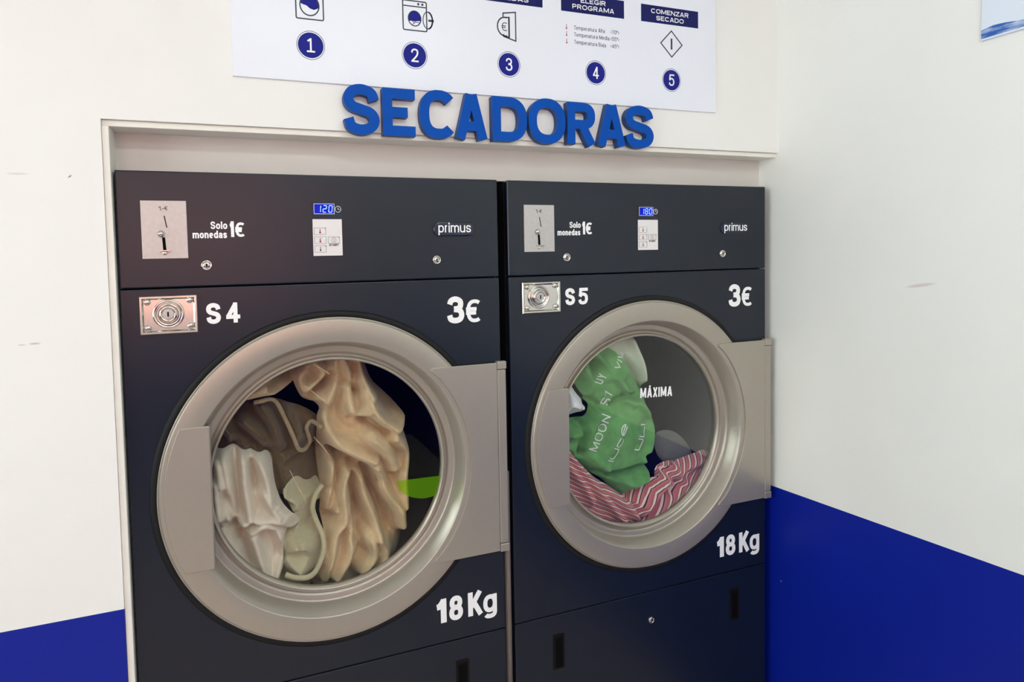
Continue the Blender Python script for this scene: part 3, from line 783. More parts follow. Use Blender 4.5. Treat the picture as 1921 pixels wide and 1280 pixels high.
# ------------------------------------------------------------------ instruction board
bd = obj('instruction_board', bx(0, 1.1945, -0.005, -0.0002, 0, 0.62), M['board'], loc=(0.2188, YF, H0 + 0.1868), bevel=0.0006)
tag(bd, 'white instruction board with five numbered blue steps, above the raised letters', 'sign')
ox, oz = 0.2188, 0.1868
yi = -0.0053
for k, cx in enumerate((.3712, .5922, .8166, 1.0475, 1.2712)):
    cz = .2600
    bm = bmesh.new(); disc(bm, cx - ox, cz - oz, 0.0256, yi, -0.0045, 48); nd = obj('number_disc', bm, M['signnavy'], bd)
    bm = bmesh.new(); stroke(bm, ell(cx - ox, cz - oz, 0.0280, 0.0286, 56), 0.0010, yi, True); obj('number_ring', bm, M['ink'], nd)
    h = 0.0285; w = 0.0165
    bm = bmesh.new(); text(bm, [['i1', '2', '3', '4', '5'][k]], cx - ox - w / 2, cx - ox + w / 2, cz - oz - h / 2, h, 0.0034, yi - 0.0004)
    obj('number_lettering', bm, M['decal'], nd)
for (a, b, c, d), rows in (((.728, .9055, .3978, .440), (('MONEDAS', .764, .8690, .4045),)),
                          ((.9547, 1.1302, .3972, .4400), (('ELEGIR', 1.0080, 1.0775, .4215), ('PROGRAMA', .9850, 1.1010, .4055))),
                          ((1.1803, 1.3560, .3978, .4400), (('COMENZAR', 1.2100, 1.3250, .4210), ('SECADO', 1.2255, 1.3100, .4045)))):
    bn = obj('banner', bx(a - ox, b - ox, yi, -0.0045, c - oz, d - oz), M['signdark'], bd)
    bm = bmesh.new()
    for wd, x0, x1, z0 in rows: text(bm, wd, x0 - ox, x1 - ox, z0 - oz, .0110, .0019, yi - .0004, gap=.0022)
    obj('banner_lettering', bm, M['decal'], bn)
bt = bmesh.new()
for zz, a, b in ((.3570, 'Temperatura Alta', '(70º)'), (.3408, 'Temperatura Media', '(55º)'), (.3235, 'Temperatura Baja', '(45º)')):
    text(bt, a, .9888 - ox, (1.0745 if 'Alta' in a else 1.0875 if 'Media' in a else 1.0772) - ox, zz - oz, .0092, .0009, yi, gap=.0013)
    text(bt, b, 1.0915 - ox, 1.1145 - ox, zz - oz, .0092, .0009, yi, gap=.0012)
obj('temperature_lettering', bt, M['ink'], bd)
for zz in (.3560, .3400, .3225):
    bt = bmesh.new(); disc(bt, .9685 - ox, zz + .0015 - oz, .0019, yi, -.0045, 14); stroke(bt, [(.9685 - ox, zz + .002 - oz), (.9685 - ox, zz + .0110 - oz)], .0013, yi)
    obj('thermometer_symbol', bt, M['redink'], bd)
# pictograms
bi = bmesh.new(); bf = bmesh.new()
def icon():
    global bi, bf
    o = obj('pictogram', bi, M['ink'], bd)
    if len(bf.verts): obj('pictogram_fill', bf, M['signnavy'], o)
    bi = bmesh.new(); bf = bmesh.new()
P = lambda pts: [(x - ox, z - oz) for x, z in pts]
stroke(bi, P(rrect(.3440, .3988, .3122, .3800, .003, 3)), .0026, yi, True)
stroke(bi, P(ell(.3712, .3402, .0190, .0205, 40)), .0026, yi, True)
top = [(.3712 + .0178 * math.cos(math.radians(a)), .3402 + .0192 * math.sin(math.radians(a))) for a in range(-12, 178, 8)]
prism(bf, P(top + [(.3580, .3410), (.3650, .3395), (.3720, .3340), (.3800, .3318), (.3850, .3340)]), yi, -.0045)
icon()
stroke(bi, P(rrect(.5680, .6212, .3130, .3755, .003, 3)), .0026, yi, True)
stroke(bi, P([(.568, .3640), (.6212, .3640)]), .0024, yi)
for cx in (.6030, .6122): disc(bi, cx - ox, .3698 - oz, .0026, yi, -.0045, 16)
stroke(bi, P(ell(.5940, .3385, .0142, .0158, 36)), .0022, yi, True)
top = [(.5940 + .0135 * math.cos(math.radians(a)), .3385 + .0150 * math.sin(math.radians(a))) for a in range(-18, 200, 9)]
prism(bf, P(top + [(.5880, .3335), (.5940, .3320), (.6010, .3340)]), yi, -.0045)
stroke(bi, P([(.5815, .3330), (.5880, .3338), (.5925, .3290)]), .0014, yi); stroke(bi, P([(.5895, .3255), (.5960, .3312), (.6050, .3300)]), .0014, yi)
stroke(bi, P(ell(.6235, .3375, .0105, .0180, 36)), .0018, yi, True)
stroke(bi, P(arc(.6235, .3375, .0110, .0180, -80, 80)), .0034, yi)
stroke(bi, P([(.6250, .3375), (.6375, .3375)]), .0044, yi)
icon()
stroke(bi, P(arc(.8085, .3440, .0190, .0210, 75, 285)), .0030, yi)
stroke(bi, P([(.8085, .3440 + .0205), (.8180, .3660)]), .0026, yi); stroke(bi, P([(.8085, .3440 - .0205), (.8180, .3210)]), .0026, yi)
stroke(bi, P([(.8185, .3200), (.8185, .3672)]), .0040, yi)
stroke(bi, P([(.8040, .3660), (.8040, .3740), (.8352, .3790), (.8352, .3142), (.8048, .3220), (.8048, .3270)]), .0028, yi)
text(bi, '€', .8000 - ox, .8150 - ox, .3345 - oz, .0190, .0017, yi)
icon()
stroke(bi, P([(1.2390, .3502), (1.2718, .3827), (1.3048, .3502), (1.2725, .3178)]), .0028, yi, True)
stroke(bi, P([(1.2720, .3365), (1.2720, .3640)]), .0050, yi)
icon()

# ------------------------------------------------------------------ poster on the right wall
ps = obj('poster', bx(-0.004, -0.0002, -0.62, 0, 0, 0.75), M['poster'], loc=(XW, -0.4946, H0 + 0.2282), bevel=.0005)
tag(ps, 'pale poster with a blue wave along its lower edge, high on the right wall', 'poster')
bm = bmesh.new()
ptsw = [(-0.0005, 0.004)] + [(-i * 0.02, 0.0205 + 0.004 * math.sin(i * 1.3) + 0.002 * math.sin(i * 3.1)) for i in range(31)] + [(-0.60, 0.003)]
a = [bm.verts.new((-0.0045, y, z)) for y, z in ptsw]; b = [bm.verts.new((-0.0038, y, z)) for y, z in ptsw]
bm.faces.new(a); bm.faces.new(b[::-1])
for i in range(len(a)): bm.faces.new((a[i], b[i], b[(i + 1) % len(a)], a[(i + 1) % len(a)]))
obj('wave_print', bm, M['wave'], ps)

# ------------------------------------------------------------------ laundry
DATA = json.loads(r'''{"fleece":[[0.314,-0.424],[0.329,-0.383],[0.357,-0.376],[0.412,-0.37],[0.469,-0.374],[0.507,-0.396],[0.517,-0.475],[0.554,-0.512],[0.586,-0.546],[0.6,-0.597],[0.611,-0.654],[0.607,-0.724],[0.609,-0.775],[0.601,-0.835],[0.593,-0.936],[0.54,-0.981],[0.44,-1.014],[0.35,-1.003],[0.377,-0.883],[0.39,-0.837],[0.385,-0.787],[0.391,-0.731],[0.386,-0.691],[0.385,-0.624],[0.382,-0.581],[0.379,-0.547],[0.389,-0.52],[0.352,-0.511],[0.335,-0.481],[0.325,-0.448]],"fr":[[[0.421,-0.39],[0.414,-0.475],[0.393,-0.52],[0.392,-0.563],[0.419,-0.605],[0.461,-0.634],[0.504,-0.66]],[[0.439,-0.41],[0.494,-0.511],[0.527,-0.564],[0.562,-0.583],[0.593,-0.561]],[[0.447,-0.478],[0.457,-0.541],[0.488,-0.535]],[[0.346,-0.431],[0.336,-0.453],[0.353,-0.492],[0.385,-0.5]],[[0.374,-0.414],[0.391,-0.444],[0.353,-0.478]],[[0.408,-0.656],[0.406,-0.723],[0.409,-0.782]],[[0.446,-0.671],[0.432,-0.727],[0.439,-0.797],[0.412,-0.831],[0.401,-0.883],[0.38,-0.932]],[[0.455,-0.829],[0.444,-0.886],[0.413,-0.934]],[[0.494,-0.856],[0.503,-0.898],[0.477,-0.932]],[[0.379,-0.835],[0.382,-0.884],[0.357,-0.918]],[[0.474,-0.685],[0.482,-0.745],[0.505,-0.798],[0.519,-0.856]],[[0.514,-0.686],[0.537,-0.744],[0.576,-0.805],[0.585,-0.843]],[[0.519,-0.856],[0.533,-0.893],[0.521,-0.937]],[[0.556,-0.607],[0.591,-0.651],[0.589,-0.722],[0.592,-0.793]],[[0.468,-0.393],[0.481,-0.452],[0.504,-0.503]],[[0.501,-0.6],[0.54,-0.645],[0.559,-0.687]]],"fv":[[[0.408,-0.637],[0.455,-0.665],[0.499,-0.691],[0.513,-0.72]],[[0.413,-0.645],[0.455,-0.672],[0.493,-0.7]],[[0.454,-0.551],[0.493,-0.56],[0.536,-0.59]],[[0.427,-0.649],[0.415,-0.744],[0.403,-0.805]],[[0.459,-0.702],[0.471,-0.778],[0.464,-0.851]],[[0.498,-0.718],[0.526,-0.792],[0.539,-0.854]],[[0.385,-0.643],[0.392,-0.721]],[[0.362,-0.493],[0.39,-0.472],[0.414,-0.446]],[[0.467,-0.427],[0.47,-0.49]]],"cuff":[[0.208,-0.485],[0.226,-0.454],[0.257,-0.43],[0.302,-0.41],[0.334,-0.413],[0.334,-0.46],[0.309,-0.469],[0.282,-0.476],[0.251,-0.477]],"cuffr":[[[0.23,-0.464],[0.283,-0.457],[0.328,-0.445]]],"loop":[[0.238,-0.489],[0.26,-0.486],[0.286,-0.498],[0.305,-0.538],[0.32,-0.577],[0.332,-0.61],[0.35,-0.619],[0.36,-0.601],[0.352,-0.567],[0.366,-0.554],[0.385,-0.566]],"back":[[0.134,-0.502],[0.195,-0.485],[0.253,-0.486],[0.359,-0.525],[0.405,-0.575],[0.4,-0.745],[0.351,-0.757],[0.29,-0.727],[0.127,-0.674]],"backr":[[[0.171,-0.539],[0.201,-0.58],[0.244,-0.624]],[[0.253,-0.5],[0.278,-0.551],[0.29,-0.601]],[[0.215,-0.534],[0.25,-0.572],[0.281,-0.609]],[[0.335,-0.655],[0.353,-0.697],[0.391,-0.723]],[[0.298,-0.631],[0.315,-0.697]],[[0.19,-0.617],[0.234,-0.641]],[[0.357,-0.584],[0.384,-0.622],[0.393,-0.663]],[[0.311,-0.525],[0.329,-0.571],[0.337,-0.606]]],"cream":[[0.129,-0.592],[0.162,-0.589],[0.191,-0.586],[0.234,-0.606],[0.273,-0.611],[0.275,-0.677],[0.287,-0.725],[0.33,-0.771],[0.327,-0.794],[0.291,-0.802],[0.288,-0.868],[0.278,-0.976],[0.2,-0.939],[0.131,-0.846],[0.119,-0.726]],"creamr":[[[0.17,-0.597],[0.18,-0.671],[0.182,-0.736]],[[0.208,-0.602],[0.212,-0.676],[0.22,-0.743]],[[0.282,-0.725],[0.308,-0.753]],[[0.157,-0.614],[0.163,-0.66]],[[0.252,-0.692],[0.281,-0.748]],[[0.242,-0.616],[0.262,-0.675],[0.265,-0.713]],[[0.151,-0.658],[0.156,-0.732]],[[0.207,-0.754],[0.264,-0.75],[0.321,-0.774]],[[0.223,-0.771],[0.254,-0.762],[0.276,-0.785],[0.287,-0.83],[0.284,-0.867],[0.267,-0.892]],[[0.163,-0.77],[0.191,-0.821],[0.211,-0.867]],[[0.227,-0.79],[0.238,-0.839],[0.25,-0.884]]],"creamv":[[[0.195,-0.601],[0.195,-0.674],[0.201,-0.73]],[[0.229,-0.623],[0.235,-0.68]],[[0.155,-0.764],[0.206,-0.766],[0.224,-0.757]],[[0.265,-0.783],[0.275,-0.818],[0.278,-0.847]],[[0.205,-0.786],[0.221,-0.845]],[[0.175,-0.689],[0.197,-0.794]]],"towel":[[0.288,-0.709],[0.306,-0.69],[0.329,-0.686],[0.356,-0.719],[0.389,-0.717],[0.394,-0.769],[0.368,-0.774],[0.383,-0.825],[0.388,-0.875],[0.38,-0.987],[0.319,-1.002],[0.256,-0.978],[0.28,-0.869],[0.287,-0.803],[0.328,-0.796],[0.326,-0.772]],"towelr":[[[0.301,-0.711],[0.328,-0.72],[0.345,-0.751]],[[0.308,-0.759],[0.345,-0.761]],[[0.302,-0.825],[0.343,-0.828],[0.37,-0.852]],[[0.295,-0.881],[0.341,-0.895]],[[0.338,-0.697],[0.351,-0.733]]],"towelv":[[[0.293,-0.804],[0.33,-0.811],[0.358,-0.787]],[[0.345,-0.761],[0.363,-0.773]]],"hem":[[0.389,-0.718],[0.37,-0.737],[0.362,-0.764],[0.37,-0.799],[0.383,-0.836],[0.377,-0.873],[0.353,-0.893],[0.312,-0.889],[0.29,-0.88]],"streaks":[[[0.364,-0.406],[0.382,-0.418],[0.398,-0.431]],[[0.343,-0.451],[0.369,-0.475],[0.393,-0.498]],[[0.359,-0.567],[0.379,-0.593],[0.395,-0.619]],[[0.305,-0.634],[0.324,-0.679],[0.338,-0.711]]],"green":[[0.337,-0.381],[0.398,-0.375],[0.432,-0.401],[0.452,-0.46],[0.463,-0.5],[0.465,-0.553],[0.471,-0.603],[0.485,-0.653],[0.484,-0.712],[0.469,-0.764],[0.472,-0.819],[0.439,-0.834],[0.393,-0.861],[0.359,-0.832],[0.332,-0.798],[0.288,-0.773],[0.235,-0.728],[0.188,-0.694],[0.184,-0.651],[0.242,-0.63],[0.285,-0.612],[0.286,-0.574],[0.259,-0.543],[0.233,-0.499],[0.244,-0.463],[0.288,-0.42]],"greenw":[[0.326,-0.38],[0.399,-0.37],[0.438,-0.401],[0.458,-0.461],[0.469,-0.5],[0.465,-0.553],[0.445,-0.537],[0.42,-0.501],[0.386,-0.458],[0.348,-0.433],[0.32,-0.422]],"gr":[[[0.293,-0.444],[0.347,-0.499],[0.396,-0.561],[0.456,-0.621]],[[0.297,-0.547],[0.363,-0.563],[0.408,-0.587]],[[0.26,-0.478],[0.286,-0.527],[0.296,-0.575]],[[0.34,-0.599],[0.296,-0.636],[0.262,-0.694]],[[0.43,-0.589],[0.47,-0.651],[0.473,-0.73]],[[0.279,-0.677],[0.294,-0.736],[0.332,-0.77]],[[0.371,-0.799],[0.416,-0.821],[0.457,-0.812]],[[0.463,-0.769],[0.46,-0.812]],[[0.22,-0.66],[0.252,-0.655],[0.274,-0.648]],[[0.415,-0.419],[0.443,-0.483],[0.454,-0.528]],[[0.325,-0.507],[0.374,-0.511]]],"gv":[[[0.286,-0.569],[0.313,-0.586],[0.343,-0.585]],[[0.295,-0.467],[0.3,-0.514],[0.291,-0.56]],[[0.34,-0.584],[0.374,-0.564],[0.413,-0.568]],[[0.263,-0.637],[0.251,-0.711]],[[0.294,-0.769],[0.371,-0.785],[0.463,-0.773]],[[0.392,-0.46],[0.431,-0.516],[0.457,-0.562]],[[0.221,-0.632],[0.263,-0.628]]],"white":[[0.177,-0.498],[0.219,-0.506],[0.245,-0.545],[0.273,-0.576],[0.254,-0.609],[0.233,-0.632],[0.175,-0.658]],"whiter":[[[0.203,-0.518],[0.213,-0.575],[0.201,-0.629]],[[0.224,-0.53],[0.255,-0.579]],[[0.233,-0.586],[0.212,-0.621]]],"redl":[[0.173,-0.652],[0.198,-0.68],[0.234,-0.725],[0.287,-0.779],[0.325,-0.804],[0.386,-0.847],[0.425,-0.887],[0.43,-0.966],[0.362,-0.954],[0.28,-0.911],[0.211,-0.833],[0.171,-0.753]],"redr":[[0.381,-0.866],[0.457,-0.819],[0.504,-0.801],[0.534,-0.773],[0.601,-0.762],[0.682,-0.745],[0.701,-0.83],[0.65,-0.883],[0.551,-0.949],[0.491,-0.968],[0.409,-0.963],[0.387,-0.906]],"redlr":[[[0.193,-0.691],[0.255,-0.765],[0.319,-0.846],[0.374,-0.917]],[[0.197,-0.729],[0.244,-0.791],[0.27,-0.838]],[[0.325,-0.823],[0.374,-0.864],[0.419,-0.91]],[[0.276,-0.796],[0.308,-0.839]]],"redrr":[[[0.421,-0.916],[0.48,-0.852],[0.54,-0.806],[0.638,-0.775]],[[0.456,-0.927],[0.527,-0.879],[0.632,-0.82]],[[0.398,-0.893],[0.445,-0.842],[0.504,-0.816]],[[0.54,-0.781],[0.558,-0.809],[0.576,-0.832]],[[0.51,-0.812],[0.534,-0.83]]],"redrv":[[[0.438,-0.924],[0.503,-0.866],[0.588,-0.803]],[[0.409,-0.929],[0.433,-0.879],[0.48,-0.837]],[[0.516,-0.793],[0.54,-0.821],[0.533,-0.85]]],"grey":[[0.513,-0.697],[0.569,-0.691],[0.612,-0.712],[0.65,-0.756],[0.663,-0.794],[0.593,-0.806],[0.531,-0.777]],"redback":[[0.502,-0.777],[0.57,-0.771],[0.595,-0.805],[0.576,-0.844],[0.52,-0.841],[0.496,-0.817]],"lett":{"MOON":[[0.294,-0.71],[0.333,-0.615]],"luce":[[0.348,-0.745],[0.381,-0.635]],"ULI":[[0.432,-0.723],[0.451,-0.647]],"S7":[[0.337,-0.589],[0.346,-0.55]],"UY":[[0.319,-0.531],[0.33,-0.506]],"VIV":[[0.369,-0.495],[0.397,-0.45]]}}''')
def chaikin(P, it=2):
    P = np.array(P, float)
    for _ in range(it):
        Q = np.roll(P, -1, 0); P = np.stack([.75 * P + .25 * Q, .25 * P + .75 * Q], 1).reshape(-1, 2)
    return P
def segdist(X, Y, a, b):
    d = b - a; L = d @ d + 1e-12
    t = np.clip(((X - a[0]) * d[0] + (Y - a[1]) * d[1]) / L, 0, 1)
    cx, cy = a[0] + t * d[0], a[1] + t * d[1]
    return np.hypot(X - cx, Y - cy), cx, cy
def polydist(X, Y, P, closed=True):
    best = np.full(X.shape, 1e9); bx_ = X.copy(); by = Y.copy()
    n = len(P)
    for i in range(n if closed else n - 1):
        d, cx, cy = segdist(X, Y, P[i], P[(i + 1) % n])
        m = d < best; best = np.where(m, d, best); bx_ = np.where(m, cx, bx_); by = np.where(m, cy, by)
    return best, bx_, by
def inside(X, Y, P):
    r = np.zeros(X.shape, bool); n = len(P)
    for i in range(n):
        x0, y0 = P[i]; x1, y1 = P[(i + 1) % n]
        c = (y0 > Y) != (y1 > Y)
        with np.errstate(divide='ignore', invalid='ignore'):
            xx = (x1 - x0) * (Y - y0) / (y1 - y0) + x0
        r ^= c & (X < xx)
    return r
def lay_on(path, r, ymin=.0535):
    """a cord laid over whatever cloth is under it"""
    pts = [(v.x, v.y) for v in crspline([(a, b, 0) for a, b in path], 6)]
    out = []
    for x, z in pts:
        y = 1.0
        for FP, f in FRONT:
            ox = np.array([x + dx for dx in (-1.6 * r, 0, 1.6 * r) for _ in range(3)]); oz = np.array([z + dz for _ in range(3) for dz in (-1.6 * r, 0, 1.6 * r)])
            i = inside(ox, oz, FP)
            if i.any(): y = min(y, float(f(ox[i], oz[i]).min()))
        out.append([x, y, z])
    ys = [min(o[1] for o in out[max(0, i - 2):i + 3]) for i in range(len(out))]
    good = [y for y in ys if y < .5] or [.09]
    ys = [y if y < .5 else max(good) for y in ys]
    ys = [sum(ys[max(0, i - 3):i + 4]) / len(ys[max(0, i - 3):i + 4]) for i in range(len(ys))]
    return [(o[0], max(ymin, min(y, o[1]) - r * 1.15), H0 + o[2]) for o, y in zip(out, ys)]
def smooth_line(p): return np.array([(v.x, v.y) for v in crspline([(a, b, 0) for a, b in p], 5)])
class Field:
    """depth of a draped cloth seen from the front: ridges stand out, valleys sink"""
    def __init__(s, base, ridges=(), valleys=(), rw=.022, ra=.030, vw=.010, va=.018, seed=1, wr=.003, wl=.03, doms=(), calm=()):
        s.calm = calm
        s.base, s.rw, s.ra, s.vw, s.va = base, rw, ra, vw, va
        s.R = [smooth_line(r) for r in ridges]; s.V = [smooth_line(v) for v in valleys]; s.doms = doms
        rng = random.Random(seed)
        s.waves = [(rng.uniform(.6, 1.6) / wl, rng.uniform(0, math.pi), rng.uniform(0, 6.28), rng.uniform(.4, 1)) for _ in range(7)]; s.wr = wr
    def __call__(s, X, Y):
        h = np.zeros(np.shape(X))
        for cx, cy, r, a in s.doms: h = h + a * np.exp(-((X - cx) ** 2 + (Y - cy) ** 2) / r ** 2)
        rid = np.zeros(np.shape(X))
        for r in s.R:
            d, _, _ = polydist(X, Y, r, False); rid = np.maximum(rid, s.ra * np.exp(-(d / s.rw) ** 2)) + .25 * np.minimum(rid, s.ra * np.exp(-(d / s.rw) ** 2))
        h = h + rid
        for v in s.V:
            d, _, _ = polydist(X, Y, v, False); h = h - s.va * np.exp(-(d / s.vw) ** 2)
        w = 0
        for f, a, ph, am in s.waves:
            q = X * math.cos(a) + Y * math.sin(a); q2 = -X * math.sin(a) + Y * math.cos(a)
            w = w + am * np.sin(6.28 * f * q * .5 + ph + 1.3 * np.sin(q2 * f * 2.2 + ph * 2))
        h2 = h - sum(a * np.exp(-((X - cx) ** 2 + (Y - cy) ** 2) / r ** 2) for cx, cy, r, a in s.doms) + s.wr * w / 2.5
        damp = np.ones(np.shape(X))
        for L in s.calm:
            d, _, _ = polydist(X, Y, L, False); damp = np.minimum(damp, 1 - .82 * np.exp(-(d / .024) ** 2))
        return s.base - (h - h2 + s.wr * w / 2.5 * 0 + h2 * damp)
FRONT = []      # cloths already laid in front: (polygon, depth function, edge depth)
def cloth(bm, poly, field, front, res=.0028, roll=.022, back=.05, mi=0, matpoly=None, stripe=None):
    P = chaikin(poly)
    rr = np.hypot(P[:, 0] - CU, P[:, 1] + CV); kk = np.minimum(1, .357 / rr)
    P = np.stack([CU + (P[:, 0] - CU) * kk, -CV + (P[:, 1] + CV) * kk], 1); lo, hi = P.min(0), P.max(0)
    nx, ny = int((hi[0] - lo[0]) / res) + 3, int((hi[1] - lo[1]) / res) + 3
    X, Y = np.meshgrid(lo[0] - res + np.arange(nx) * res, lo[1] - res + np.arange(ny) * res)
    ins = inside(X, Y, P); D, BX, BY = polydist(X, Y, P)
    near = np.zeros_like(ins)
    near[1:, :] |= ins[:-1, :]; near[:-1, :] |= ins[1:, :]; near[:, 1:] |= ins[:, :-1]; near[:, :-1] |= ins[:, 1:]
    n2 = near.copy(); n2[1:, :] |= near[:-1, :]; n2[:-1, :] |= near[1:, :]
    edge = ~ins & n2 & (D < res * 1.5)
    X = np.where(edge, BX, X); Y = np.where(edge, BY, Y); D = np.where(edge, 0, D)
    keep = ins | edge
    dep = field(X, Y)
    field.base += front - dep[ins & (D > roll * .6)].min(); dep = field(X, Y)
    q = np.clip(D / roll, 0, 1)
    snap = list(FRONT)
    def full(A, B):
        A = np.asarray(A, float); B = np.asarray(B, float)
        fd, _, _ = polydist(A, B, P); q = np.clip(fd / roll, 0, 1)
        r = field(A, B) + back * (1 - q) ** 2
        for FP, ff_ in snap:
            gap = .0055
            near_ = (A > FP[:, 0].min() - .05) & (A < FP[:, 0].max() + .05) & (B > FP[:, 1].min() - .05) & (B < FP[:, 1].max() + .05)
            if not near_.any(): continue
            a_, b_ = A[near_], B[near_]
            fi = inside(a_, b_, FP); d_, ax, ay = polydist(a_, b_, FP)
            lim = ff_(np.where(fi, a_, ax), np.where(fi, b_, ay)) + gap - np.where(fi, 0, np.maximum(0, d_ - .005)) * 1.6
            r[near_] = np.maximum(r[near_], lim)
        return r
    dep = full(X, Y)
    FRONT.append((P, full))
    if matpoly is not None:
        MP = chaikin(matpoly); sd, _, _ = polydist(X, Y, MP); sd = np.where(inside(X, Y, MP), sd, -sd)
        stripe = lambda X, Y: np.clip(.5 + sd / .003, 0, 1); bm.verts.layers.float.new('stripe')
    lay = bm.verts.layers.float.get('stripe'); sv = stripe(X, Y) if stripe is not None else None
    idx = {}
    for j in range(ny):
        for i in range(nx):
            if keep[j, i]:
                v = bm.verts.new((X[j, i], dep[j, i], H0 + Y[j, i])); idx[(j, i)] = v
                if sv is not None: v[lay] = float(sv[j, i])
    for j in range(ny - 1):
        for i in range(nx - 1):
            k = [(j, i), (j, i + 1), (j + 1, i + 1), (j + 1, i)]
            vs = [idx[a] for a in k if a in idx]
            if len(vs) < 3: continue
            if not any(ins[a] for a in k): continue
            try: f = bm.faces.new(vs)
            except ValueError: continue
            f.material_index = mi
def finish(name, bm, m, dx, dy, base, parent=None):
    # loops of loose verts at the edge are dropped; origin at the base of the pile
    for v in [v for v in bm.verts if not v.link_faces]: bm.verts.remove(v)
    return obj(name, bm, m, parent, smooth=True)
def laundry(name, bm, m, dx, dy, label, cat):
    for v in [v for v in bm.verts if not v.link_faces]: bm.verts.remove(v)
    c = Vector((0, 0, 0))
    for v in bm.verts: c += v.co
    c /= max(1, len(bm.verts))
    zmin = min(v.co.z for v in bm.verts); c.z = zmin
    for v in bm.verts: v.co -= c
    o = obj(name, bm, m, loc=(c.x + dx, c.y + dy, c.z), smooth=True)
    tag(o, label, cat); o['_c'] = 0
    del o['_c']
    return o, c
def child_shift(bm, c):
    for v in bm.verts: v.co -= c
D = DATA
# --- left machine
ff = Field(.150, D['fr'], D['fv'], rw=.020, ra=.075, vw=.011, va=.050, seed=3, wr=.0045, wl=.06, doms=((.505, -.585, .085, .055), (.50, -.78, .09, -.022)))
bm = bmesh.new(); cloth(bm, D['fleece'], ff, .058, roll=.035, back=.045)
cloth(bm, D['cuff'], Field(.150, D['cuffr'], (), rw=.022, ra=.03, seed=5, wr=.002), .066, roll=.018, back=.02)
fo, fc = laundry('fleece_blanket', bm, M['fleece'], 0, 0, 'beige fleece blanket falling in thick folds behind the left dryer glass', 'blanket')
for th in D['streaks']:
    bm = bmesh.new(); tube(bm, [(x, .0500, H0 + z) for x, z in th], .0006, 6); child_shift(bm, fc)  # thin pale tubes just in front of the blanket
    obj('pale_streak', bm, M['streak'], fo)
bm = bmesh.new(); cloth(bm, D['cream'], Field(.145, D['creamr'], D['creamv'], rw=.015, ra=.045, vw=.008, va=.030, seed=11, wr=.006, wl=.04), .060, roll=.022, back=.035)
laundry('cream_blanket', bm, M['cream'], 0, 0, 'cream white blanket crumpled at lower left inside the left dryer', 'blanket')
bm = bmesh.new(); cloth(bm, D['towel'], Field(.165, D['towelr'], D['towelv'], rw=.016, ra=.040, seed=14, wr=.005, wl=.04), .070, roll=.022, back=.03)
to, tc_ = laundry('towel', bm, M['towel'], 0, 0, 'grey green towel with thick rolled hem at the bottom of the left dryer', 'towel')
bm = bmesh.new(); tube(bm, lay_on(D['hem'], .0062), .0062, 10); child_shift(bm, tc_)
obj('hem', bm, M['towel'], to, smooth=True)
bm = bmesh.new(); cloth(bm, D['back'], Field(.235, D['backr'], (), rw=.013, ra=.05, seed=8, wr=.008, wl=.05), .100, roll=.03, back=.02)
bo_, bc = laundry('fleece_inner_side', bm, M['fleeceshade'], 0, 0, 'inner side of the beige fleece, painted brown for shade, deep in the left dryer with one looped hem', 'blanket')
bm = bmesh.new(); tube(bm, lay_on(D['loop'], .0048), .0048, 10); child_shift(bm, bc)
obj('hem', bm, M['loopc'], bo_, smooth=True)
# --- right machine
FRONT.clear()
sl = lambda X, Y: (X * .45 + Y * .89) * 92 + .12 * np.sin(X * 90)
sr = lambda X, Y: (X * .74 - Y * .67) * 86 + .10 * np.sin(Y * 80)
bmr = bmesh.new()
lay = bmr.verts.layers.float.new('stripe')
cloth(bmr, D['redl'], Field(.118, D['redlr'], (), rw=.012, ra=.026, seed=41, wr=.003, wl=.03), .057, roll=.014, back=.016, stripe=sl)
gf = Field(.135, D['gr'], D['gv'], rw=.013, ra=.024, vw=.008, va=.034, seed=21, wr=.0055, wl=.024, doms=((.38, -.66, .085, .035), (.40, -.50, .06, .012)),
           calm=[np.array(D['lett'][k]) + np.array((-.008, .004)) for k in ('MOON', 'luce', 'ULI', 'S7', 'UY', 'VIV')])
bm = bmesh.new(); cloth(bm, D['green'], gf, .060, roll=.020, back=.022, matpoly=D['greenw'])
qo, qc = laundry('quilt', bm, M['quilt'], D2X, D2Y, 'green quilt with white handwriting tumbling behind the right dryer glass', 'quilt')
qfull = FRONT[-1][1]
def onquilt(a, b, d):
    y = float(qfull(np.array([a]), np.array([b]))[0]); return (a - qc.x, y - .0018 + d - qc.y, H0 + b - qc.z)
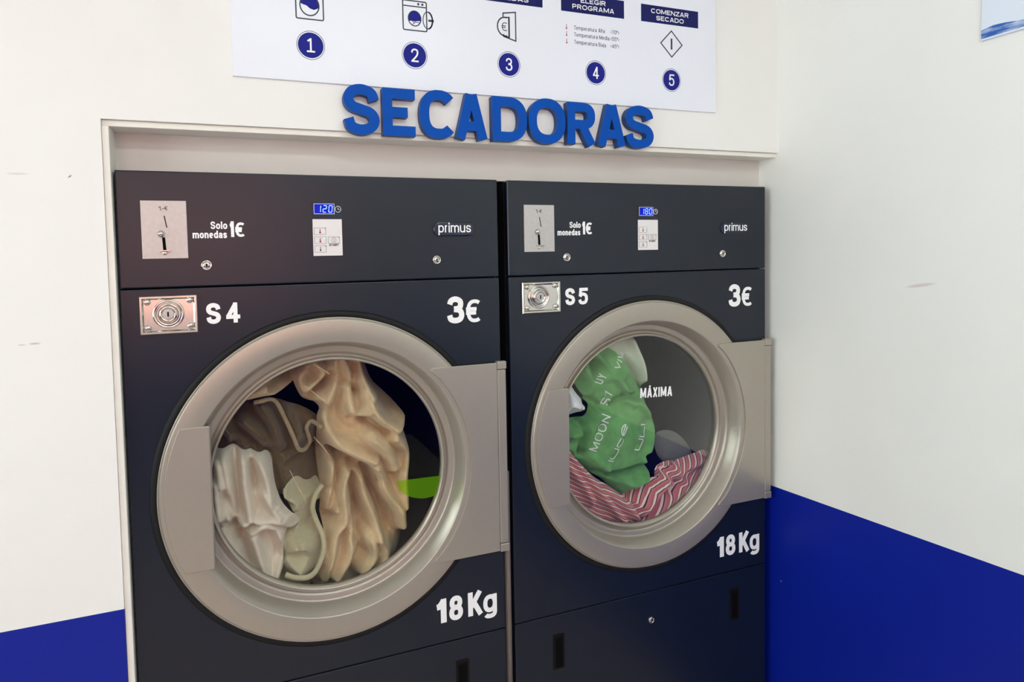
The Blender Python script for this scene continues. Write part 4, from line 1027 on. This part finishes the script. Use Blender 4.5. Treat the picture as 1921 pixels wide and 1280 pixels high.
def script(word, p0, p1, H, s):
    (ax, az), (bx_, bz) = p0, p1
    L = math.hypot(bx_ - ax, bz - az); ux, uz = (bx_ - ax) / L, (bz - az) / L
    place = lambda x, y, d: onquilt(ax + ux * x - uz * y, az + uz * x + ux * y, d)
    x = 0; k = (L - (len(word) - 1) * s * 1.6) / sum(gwidth(c, H, s, 1) for c in word)
    bm = bmesh.new()
    for c in word:
        Wg = gwidth(c, H, s, k)
        for pts, closed in glyph(c, Wg, H, s):
            q = []
            m = len(pts)
            for i in range(m if closed else m - 1):
                (a0, b0), (a1, b1) = pts[i], pts[(i + 1) % m]; n = max(1, int(math.hypot(a1 - a0, b1 - b0) / .0022))
                q += [(x + a0 + (a1 - a0) * t / n, b0 + (b1 - b0) * t / n) for t in range(n)]
            if not closed: q.append((x + pts[-1][0], pts[-1][1]))
            ribbon(bm, q, s, closed, place, 0, .0008)
        x += Wg + s * 1.6
    obj('quilt_handwriting', bm, M['whitec'], qo)
LD = D['lett']
script('MOON', LD['MOON'][0], LD['MOON'][1], .024, .0030)
script('luce', LD['luce'][0], LD['luce'][1], .020, .0024)
script('ULI', LD['ULI'][0], LD['ULI'][1], .022, .0028)
script('S7', LD['S7'][0], LD['S7'][1], .022, .0028)
script('UY', LD['UY'][0], LD['UY'][1], .018, .0026)
script('VIV', LD['VIV'][0], LD['VIV'][1], .016, .0026)
bm = bmesh.new(); cloth(bm, D['white'], Field(.125, D['whiter'], (), rw=.012, ra=.03, seed=31, wr=.006, wl=.03), .064, roll=.012, back=.012)
laundry('white_cloth', bm, M['whitec'], D2X, D2Y, 'white cloth crumpled beside the door handle inside the right dryer', 'cloth')
cloth(bmr, D['redr'], Field(.130, D['redrr'], D['redrv'], rw=.013, ra=.018, seed=43, wr=.003, wl=.03), .058, roll=.014, back=.016, stripe=sr)
laundry('striped_sheet', bmr, M['stripe'], D2X, D2Y, 'red and white striped sheet along the bottom of the right dryer', 'sheet')
bm = bmesh.new(); lay = bm.verts.layers.float.new('stripe')
cloth(bm, D['redback'], Field(.205, (), (), seed=47, wr=.006, wl=.04), .10, roll=.014, back=.012, stripe=sr)
laundry('striped_pillowcase', bm, M['stripe'], D2X, D2Y, 'striped pillowcase in shade behind the lower right edge of the green quilt', 'pillowcase')
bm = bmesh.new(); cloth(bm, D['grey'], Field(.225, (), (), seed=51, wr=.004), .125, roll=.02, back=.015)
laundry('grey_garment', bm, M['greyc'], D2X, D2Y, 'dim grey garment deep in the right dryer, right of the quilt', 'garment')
